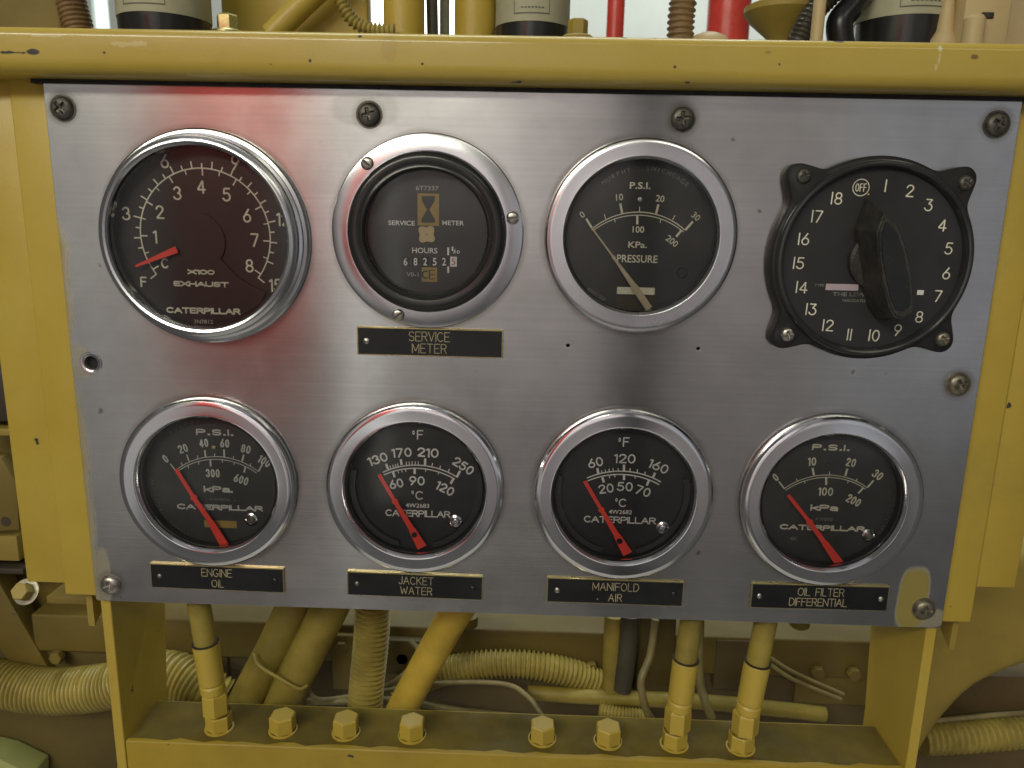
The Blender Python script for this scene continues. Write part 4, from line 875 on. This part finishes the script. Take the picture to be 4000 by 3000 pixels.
hose('wire', 'thin wire rising behind the slanting yellow hose', [(1470, 2700, 7.5), (1560, 2650, 7.6), (1640, 2560, 8), (1600, 2500, 8.4)], .16, 'wire', cat='wire')
hose('wire', 'flat pale wire low behind the third bolt plug', [(1200, 2740, 6.6), (1400, 2740, 6.6), (1560, 2735, 6.8), (1800, 2775, 7), (2050, 2800, 7)], .18, 'wire', cat='wire')
hose('cable', 'dark cable curving beside the middle fitting', [(2560, 2420, 6.4), (2540, 2560, 6.0), (2505, 2660, 5.4), (2520, 2760, 5.2), (2545, 2810, 5.2)], .2, 'wire', cat='cable')
hose('cable', 'black cable hanging straight down left of the middle fitting', [(2462, 2400, 7.2), (2450, 2560, 7.2), (2430, 2690, 7.4)], .5, 'cable', cat='cable')
hose('pipe', 'dull green upright pipe left of the black hanging cable', [(2402, 2400, 7.8), (2395, 2540, 7.8), (2392, 2690, 7.8)], .55, 'hose', cat='pipe')
hose('cable', 'slim cable hanging between the two right fittings', [(2735, 2400, 6.0), (2732, 2640, 5.6), (2755, 2740, 5.2), (2780, 2806, 5.0)], .22, 'wire', cat='cable')
hose('wire', 'upper of two thin wires slanting down right of the last fitting', [(2990, 2555, 6.5), (3100, 2625, 6.6), (3295, 2712, 6.8)], .09, 'wire', cat='wire', group='pair of slanting wires')
hose('wire', 'lower of two thin wires slanting down right of the last fitting', [(2980, 2575, 6.3), (3100, 2655, 6.4), (3285, 2732, 6.6)], .1, 'wire', cat='wire', group='pair of slanting wires')
hose('corrugated_hose', 'wide beige corrugated hose entering from the left behind the gusset leg', [(-160, 2640, 8.0), (0, 2670, 8.0), (200, 2700, 7.8), (430, 2680, 7.4), (560, 2640, 7.2), (680, 2640, 7.0), (800, 2700, 6.6), (860, 2740, 6.6)], 1.28, 'loom', (.27, .20, 24))
hose('corrugated_hose', 'dark corrugated hose at the lower right behind the curved casting', [(3600, 2885, 8.4), (3700, 2880, 8.4), (3900, 2865, 8.4), (4150, 2840, 8.4)], .92, 'loom', (.34, .20))
hose('wire', 'pale wire running above the lower right corrugated hose', [(3620, 2818, 8.6), (3750, 2806, 8.6), (3900, 2792, 8.6), (4150, 2780, 8.6)], .15, 'wire', cat='wire')
cp = [(3573, 3060), (3600, 2960), (3664, 2856), (3725, 2780), (3800, 2705), (3890, 2655), (4000, 2612), (4300, 2530), (4300, 2180), (3700, 2180), (3600, 2480), (3520, 2880), (3500, 3060)]
cp = [at(a_, b_, 7.0) for a_, b_ in cp]
tag(MB().prism([(q_.x, q_.z) for q_ in cp], 7.0, 11.0, b=.75, seg=6).build('curved_casting', 'yellow_dull', None, ang=70, origin=cp[0]), 'broad curved yellow casting sweeping down behind the right gusset leg', 'engine casting')
# lower left: angled arm, block plate, floor
ar = MB(); a = [at(-60, 2130, 10), at(40, 2230, 10), at(250, 2640, 9.6), at(120, 2640, 9.6), at(-60, 2330, 10)]
ar.prism([(q.x, q.z) for q in a], 8.9, 10.2, b=.08); tag(ar.build('support_arm', 'yellow_brown', None, origin=a[1]), 'dark slanting support arm behind the left flange', 'arm')
bt = at(105, 2312, 2.6); t = thing('flange_bolt', 'dull yellow hex bolt with washer under the left flange', 'bolt', (bt.x, 2.6, bt.z))
T = Matrix.Translation((bt.x, 2.6, bt.z)) @ Matrix.Rotation(math.radians(60), 4, 'X')
b = MB().hexa(.42, .1, .62, ch=.07); b.v = [tuple(T @ Vector(v)) for v in b.v]; b.build('bolt_head', 'yellow_dull', t, ang=20)
b = MB().lathe([(.6, 0), (.6, .1), (.4, .12)], 24, axis='z'); b.v = [tuple(T @ Vector(v)) for v in b.v]; b.build('washer', 'steel_mid', t)
# left side castings seen past the flange
cst = thing('engine_side_casting', 'brownish engine side casting with a lug and hole at the left edge', 'engine casting', (-7, 9, 5))
MB().box(-26, -4.6, 11, 13, -16, 20, .2).build('side_block', 'yellow_brown', cst)
q0 = at(0, 1760, 7); q1 = at(80, 2060, 7)
MB().prism([(q0.x - 4, q0.z), (q1.x - .3, q0.z - .2), (q1.x + .35, q0.z - 1.6), (q1.x + .2, q1.z), (q0.x - 4, q1.z - .4)], 6.6, 7.4, b=.1).build('lug', 'yellow_brown', cst)
q = at(18, 2040, 6.5); MB().lathe([(.001, 6.58), (.26, 6.58)], 20, (q.x, q.z)).build('lug_hole', 'dark_iron', cst)
for a, b, c, d, mt in ((-200, 1440, 60, 1640, 'dark_iron'), (-200, 1660, 75, 1695, 'yellow_dull'), (-200, 2075, 95, 2180, 'yellow_dull'), (-200, 2200, 110, 2232, 'dark_iron')):
    u, v = at(a, b, 7.6), at(c, d, 7.6); MB().box(u.x, v.x, 7.2, 9.5, v.z, u.z, .06).build('rib', mt, cst)
tag(MB().box(-60, 90, -160, 200, -112, -110).build('floor', 'floor'), kind='structure')
gd = [at(-80, 2925, 8), at(20, 2950, 8), at(140, 3008, 8), at(140, 3100, 8), at(-80, 3100, 8)]
tag(MB().prism([(q_.x, q_.z) for q_ in gd], 7.6, 9.3, b=.1).build('green_deck_edge', 'green', None, origin=gd[0]), 'pale green painted deck edge at the lower left corner', 'deck')

# ================================================================== things seen over the top rail
YT = 7.0
def up(px, py0, py1, Y): return at(px, py0, Y), at(px, py1, Y)
def vcyl(name, label, pxl, pxr, Y, mat, cat, top=12.0, zlow=20.5, group=None, rr=None, lean=0.0, parts=None):
    r = (at(pxr, 120, Y).x - at(pxl, 120, Y).x) / 2; a = at(pxl, 120, Y + r); b = at(pxr, 120, Y + r); r = (b.x - a.x) / 2; c = (a.x + b.x) / 2
    mb = MB().tube([(c - lean, Y + r, zlow), (c, Y + r, a.z), (c + lean * 2, Y + r, a.z + top)], [r, r, r * (rr or 1)], 32)
    o = mb.build(name, mat, None, origin=(c, Y + r, zlow)); tag(o, label, cat, group); return o
def canister(pl, pr, Y, label, zb, low, text_=None):
    Yc = Y + 1.9; a = at(pl, 100, Yc); b = at(pr, 100, Yc); r = (b.x - a.x) / 2; cx = (a.x + b.x) / 2; cy = Yc
    t = thing('filter_canister', label, 'canister', (cx, cy, 21), 'black canisters with pale labels behind the top rail')
    zt = zb + 7
    MB().lathe([(.001, 20.8), (r * .92, 20.8), (r * .96, low), (r, zb), (r, zt + .3), (r * .8, zt + .7), (.001, zt + .7)], 48, (cx, cy), 'z').build('can_body', 'rubber', t)
    MB().lathe([(r + .02, zb + .0), (r + .03, zb + .05), (r + .03, zt - .2)], 48, (cx, cy), 'z').build('label_band', 'label', t)
    ink = MB(); n = 14
    def cyl(u, z): a_ = -PI / 2 + u; return (cx + (r + .045) * math.cos(a_), cy + (r + .045) * math.sin(a_), z)
    def bandrect(u0, u1, z0_, z1_):
        vs = [];
        for i in range(n + 1): u = u0 + (u1 - u0) * i / n; vs += [cyl(u, z0_), cyl(u, z1_)]
        ink.add(vs, [(2 * i, 2 * i + 2, 2 * i + 3, 2 * i + 1) for i in range(n)])
    bandrect(-.5, .45, zb + .28, zb + .33); bandrect(-.5, -.485, zb + .33, zb + 1.9); bandrect(.435, .45, zb + .33, zb + 1.9); bandrect(-.5, .45, zb + 1.9, zb + 1.95)
    for k in range(3):
        for j in range(7): bandrect(-.3 + j * .09, -.3 + j * .09 + .06, zb + .5 + k * .4, zb + .56 + k * .4)
    ink.build('label_print', 'ink', t)
    return t
canister(478, 815, 4.5, 'black canister with pale label behind the left part of the top rail', at(640, 45, 4.5).z, 21.8)
canister(1938, 2222, 5.0, 'black canister with pale label behind the middle of the top rail', at(2080, 74, 5).z, 21.8)
t = canister(3345, 3705, 6.0, 'black canister on a yellow base behind the right part of the top rail', at(3530, 55, 6).z, 22)
MB().lathe([(2.1, 19.5), (2.1, at(3530, 108, 4.2).z - .35), (1.9, at(3530, 108, 4.2).z - .2)], 48, (at(3525, 100, 8).x, 8.1), 'z').build('canister_base', 'yellow_dull', t)
def capbolt(px, py, label, mat, r=.42):
    v = at(px, py, 3.2); t = thing('cap_bolt', label, 'bolt', (v.x, 3.2, v.z - 1), 'bolts behind the top rail')
    MB().hexa(r, v.z - .5, v.z + .12, (v.x, 3.2), .06).build('bolt_head', mat, t, ang=20)
    MB().lathe([(r * 1.6, v.z - 2), (r * 1.6, v.z - .55), (r * 1.4, v.z - .48), (.01, v.z - .48)], 24, (v.x, 3.2), 'z').build('washer', mat, t)
capbolt(887, 70, 'bright plated bolt behind the top rail right of the left canister', 'bolt_bright')
capbolt(2258, 90, 'dull olive bolt behind the top rail right of the middle canister', 'yellow_dull', .40)
o = MB().box(at(-400, 50, 5).x, at(236, 50, 5).x, 5, 5.6, 20, 34, .2, 3).build('engine_housing', 'yellow_brown', None); tag(o, 'large olive yellow housing at the top left corner behind the rail', 'housing')
hose('corrugated_hose', 'brown corrugated conduit behind the rail at the top left', [(235, -160, 5), (262, -60, 5), (285, 30, 5), (318, 150, 5)], .62, 'loom_brown', (.19, .10))
hose('corrugated_hose', 'thin spiral conduit curving down to the rail left of the first upright yellow pipe', [(1285, -120, 5), (1330, 0, 5), (1380, 80, 5), (1450, 115, 5), (1540, 122, 5)], .30, 'loom', (.2, .1))
hose('corrugated_hose', 'dark olive corrugated hose standing between the two red pipes', [(2675, -160, 5), (2668, 0, 5), (2660, 80, 5), (2655, 220, 5)], .58, 'loom_dark2' if 'loom_dark2' in M else 'loom_brown', (.24, .09))
hose('corrugated_hose', 'black corrugated hose left of the yellow strap', [(3330, -120, 6.4), (3250, -30, 6.4), (3170, 60, 6.4), (3115, 170, 6.4)], .5, 'loom_dark', (.2, .09))
hose('cable', 'thick black cable right of the yellow strap', [(3420, -120, 7), (3330, 20, 6.6), (3280, 90, 6.4), (3290, 200, 6.4)], .55, 'black', cat='cable')
vcyl('upright_pipe', 'left of two upright yellow pipes behind the rail', 1500, 1658, 5.5, 'yellow', 'pipe', group='upright yellow pipes')
vcyl('upright_pipe', 'right of two upright yellow pipes, touching the middle canister', 1775, 1938, 6.5, 'yellow', 'pipe', group='upright yellow pipes')
vcyl('cable', 'black upright cable between the two yellow pipes', 1668, 1712, 7.0, 'cable', 'cable', lean=-.15)
vcyl('grey_pipe', 'slim grey upright pipe between the two yellow pipes', 1718, 1756, 9.0, 'grey_pipe', 'pipe')
vcyl('red_pipe', 'thinner red upright pipe left of the dark corrugated hose', 2368, 2436, 30.0, 'red', 'pipe', top=40, zlow=5, group='red pipes beyond the engine')
vcyl('red_pipe', 'thicker red upright pipe right of the dark corrugated hose', 2760, 2925, 30.0, 'red', 'pipe', top=40, zlow=5, group='red pipes beyond the engine')
vcyl('yellow_strap_post', 'flat pale yellow strap standing right of the black corrugated hose', 3168, 3216, 4.4, 'cream', 'strap')
c = at(2790, 125, 4); tag(MB().lathe([(.95, c.z - 1), (.92, c.z - .3), (.7, c.z + .02), (.35, c.z + .17), (.001, c.z + .2)], 32, (c.x, 5), 'z').build('domed_cap', 'cream', None, origin=(c.x, 5, c.z)), 'pale domed cap in front of the thicker red pipe', 'cap')
c = at(3100, 60, 7); fl = thing('cone_flange', 'yellow cone flange hanging above the rail left of the strap', 'flange', (c.x, 9, c.z))
MB().lathe([(.5, c.z - .9), (.7, c.z - .5), (1.45, c.z + .15), (1.75, c.z + .55), (1.75, c.z + .8), (.9, c.z + 1.2), (.9, c.z + 8)], 40, (c.x + .1, 9), 'z').build('flange_cone', 'yellow_dull', fl)
o = MB().box(at(830, 60, 9).x, at(1420, 60, 9).x, 10, 11, 18, 36, .2).build('yellow_cover_sheet', 'yellow', None); tag(o, 'tall yellow cover sheet behind the bright bolt', 'cover')
hose('cover_rib', 'slanting yellow brace in front of the yellow cover sheet', [(1060, 140, 8.6), (1160, 40, 8.6), (1330, -120, 8.6)], .55, 'yellow', cat='brace')
bx = thing('valve_bracket', 'cream cast bracket with a dark slot at the top right corner behind the rail', 'bracket', (at(3850, 60, 5).x, 5, 22))
u, v = at(3775, 0, 5), at(3935, 150, 5)
MB().box(u.x, v.x, 5, 6.4, 20.5, u.z + 5, .12).build('bracket_body', 'cream', bx)
w0, w1 = at(3840, 45, 4.9), at(3885, 72, 4.9); MB().box(w0.x, w1.x, 4.93, 5.2, w1.z, w0.z, .05).build('slot', 'dark_iron', bx)
c = at(3815, 130, 4.6); MB().lathe([(.42, 20.5), (.42, c.z + .6), (.3, c.z + .75), (.001, c.z + .75)], 24, (c.x, 4.9), 'z').build('stud', 'cream', bx)
c = at(3712, 150, 5.4); tag(MB().lathe([(.62, c.z - 1.2), (.60, c.z), (.36, c.z + .4), (.27, c.z + 1.6), (.25, c.z + 8)], 28, (c.x, 6), 'z').build('pale_tube_end', 'pale_tube' if 'pale_tube' in M else 'cream', None, origin=(c.x, 6, c.z)), 'pale flared tube between the right canister and the cream bracket', 'tube')
o = MB().box(at(3945, 50, 8).x, 60, 8, 9, 10, 40, .1).build('pale_cover', 'cream', None); tag(o, 'pale cover sheet at the far top right corner', 'cover')

# ---- the room
tag(MB().box(-320, 360, 230, 232, -110, 260).build('wall', 'wall'), kind='structure')
wd = thing('window', 'bright daylit window with pale frame seen past the left canister', 'window', (-60, 228, 50))
a = at(330, 50, 226); b = at(480, 50, 226)
def win(parent, x0, x1, z0, z1, y, mat, div=1):
    MB().box(x0, x1, y, y + .6, z0, z1).build('pane', mat, parent)
    for x in [x0 + (x1 - x0) * i / div for i in range(div + 1)]: MB().box(x - 1.6, x + 1.6, y - 2, y + 1, z0, z1).build('mullion', 'wall', parent)
win(wd, at(250, 50, 226).x, at(560, 50, 226).x, 20, 150, 226, 'window', 3)
wd = thing('window', 'very bright window glimpsed between the upright yellow pipes', 'window', (10, 228, 50))
win(wd, at(1400, 50, 226).x, at(1800, 50, 226).x, 20, 160, 226, 'window_bright', 2)
# behind the camera: what the metal mirrors
tag(MB().box(-320, 360, -262, -260, -110, 260).build('rear_wall', 'wall_rear'), kind='structure')
wd = thing('rear_window', 'tall narrow window in the wall facing the gauge panel', 'window', (-45, -258, 0)); win(wd, -52, -38, -100, 110, -258, 'window_rear2')
wd = thing('rear_window', 'wide window in the wall facing the left edge of the panel', 'window', (-125, -258, 0)); win(wd, -175, -100, -110, 90, -258, 'window_rear', 3)
wd = thing('rear_window', 'wide window in the wall facing the right edge of the panel', 'window', (160, -258, 0)); win(wd, 130, 210, -60, 110, -258, 'window_dim', 3)
tag(MB().lathe([(.01, -26), (16, -22), (17, -16), (17, 118), (12, 126), (.01, 130)], 40, (-50, -150), 'z').build('red_tank', 'red', None, origin=(-50, -150, -14)), 'upright red tank standing in front of the panel, mirrored in its upper left', 'tank')
tag(MB().box(37, 49, -152, -140, -110, 200, .4).build('photographer_stand_in', 'stand_in', None, origin=(43, -146, -110)), 'dark unseen stand-in for the photographer in front of the panel, mirrored in it as a dark band', 'stand_in')  # added dark block, stands in for the photographer's reflection
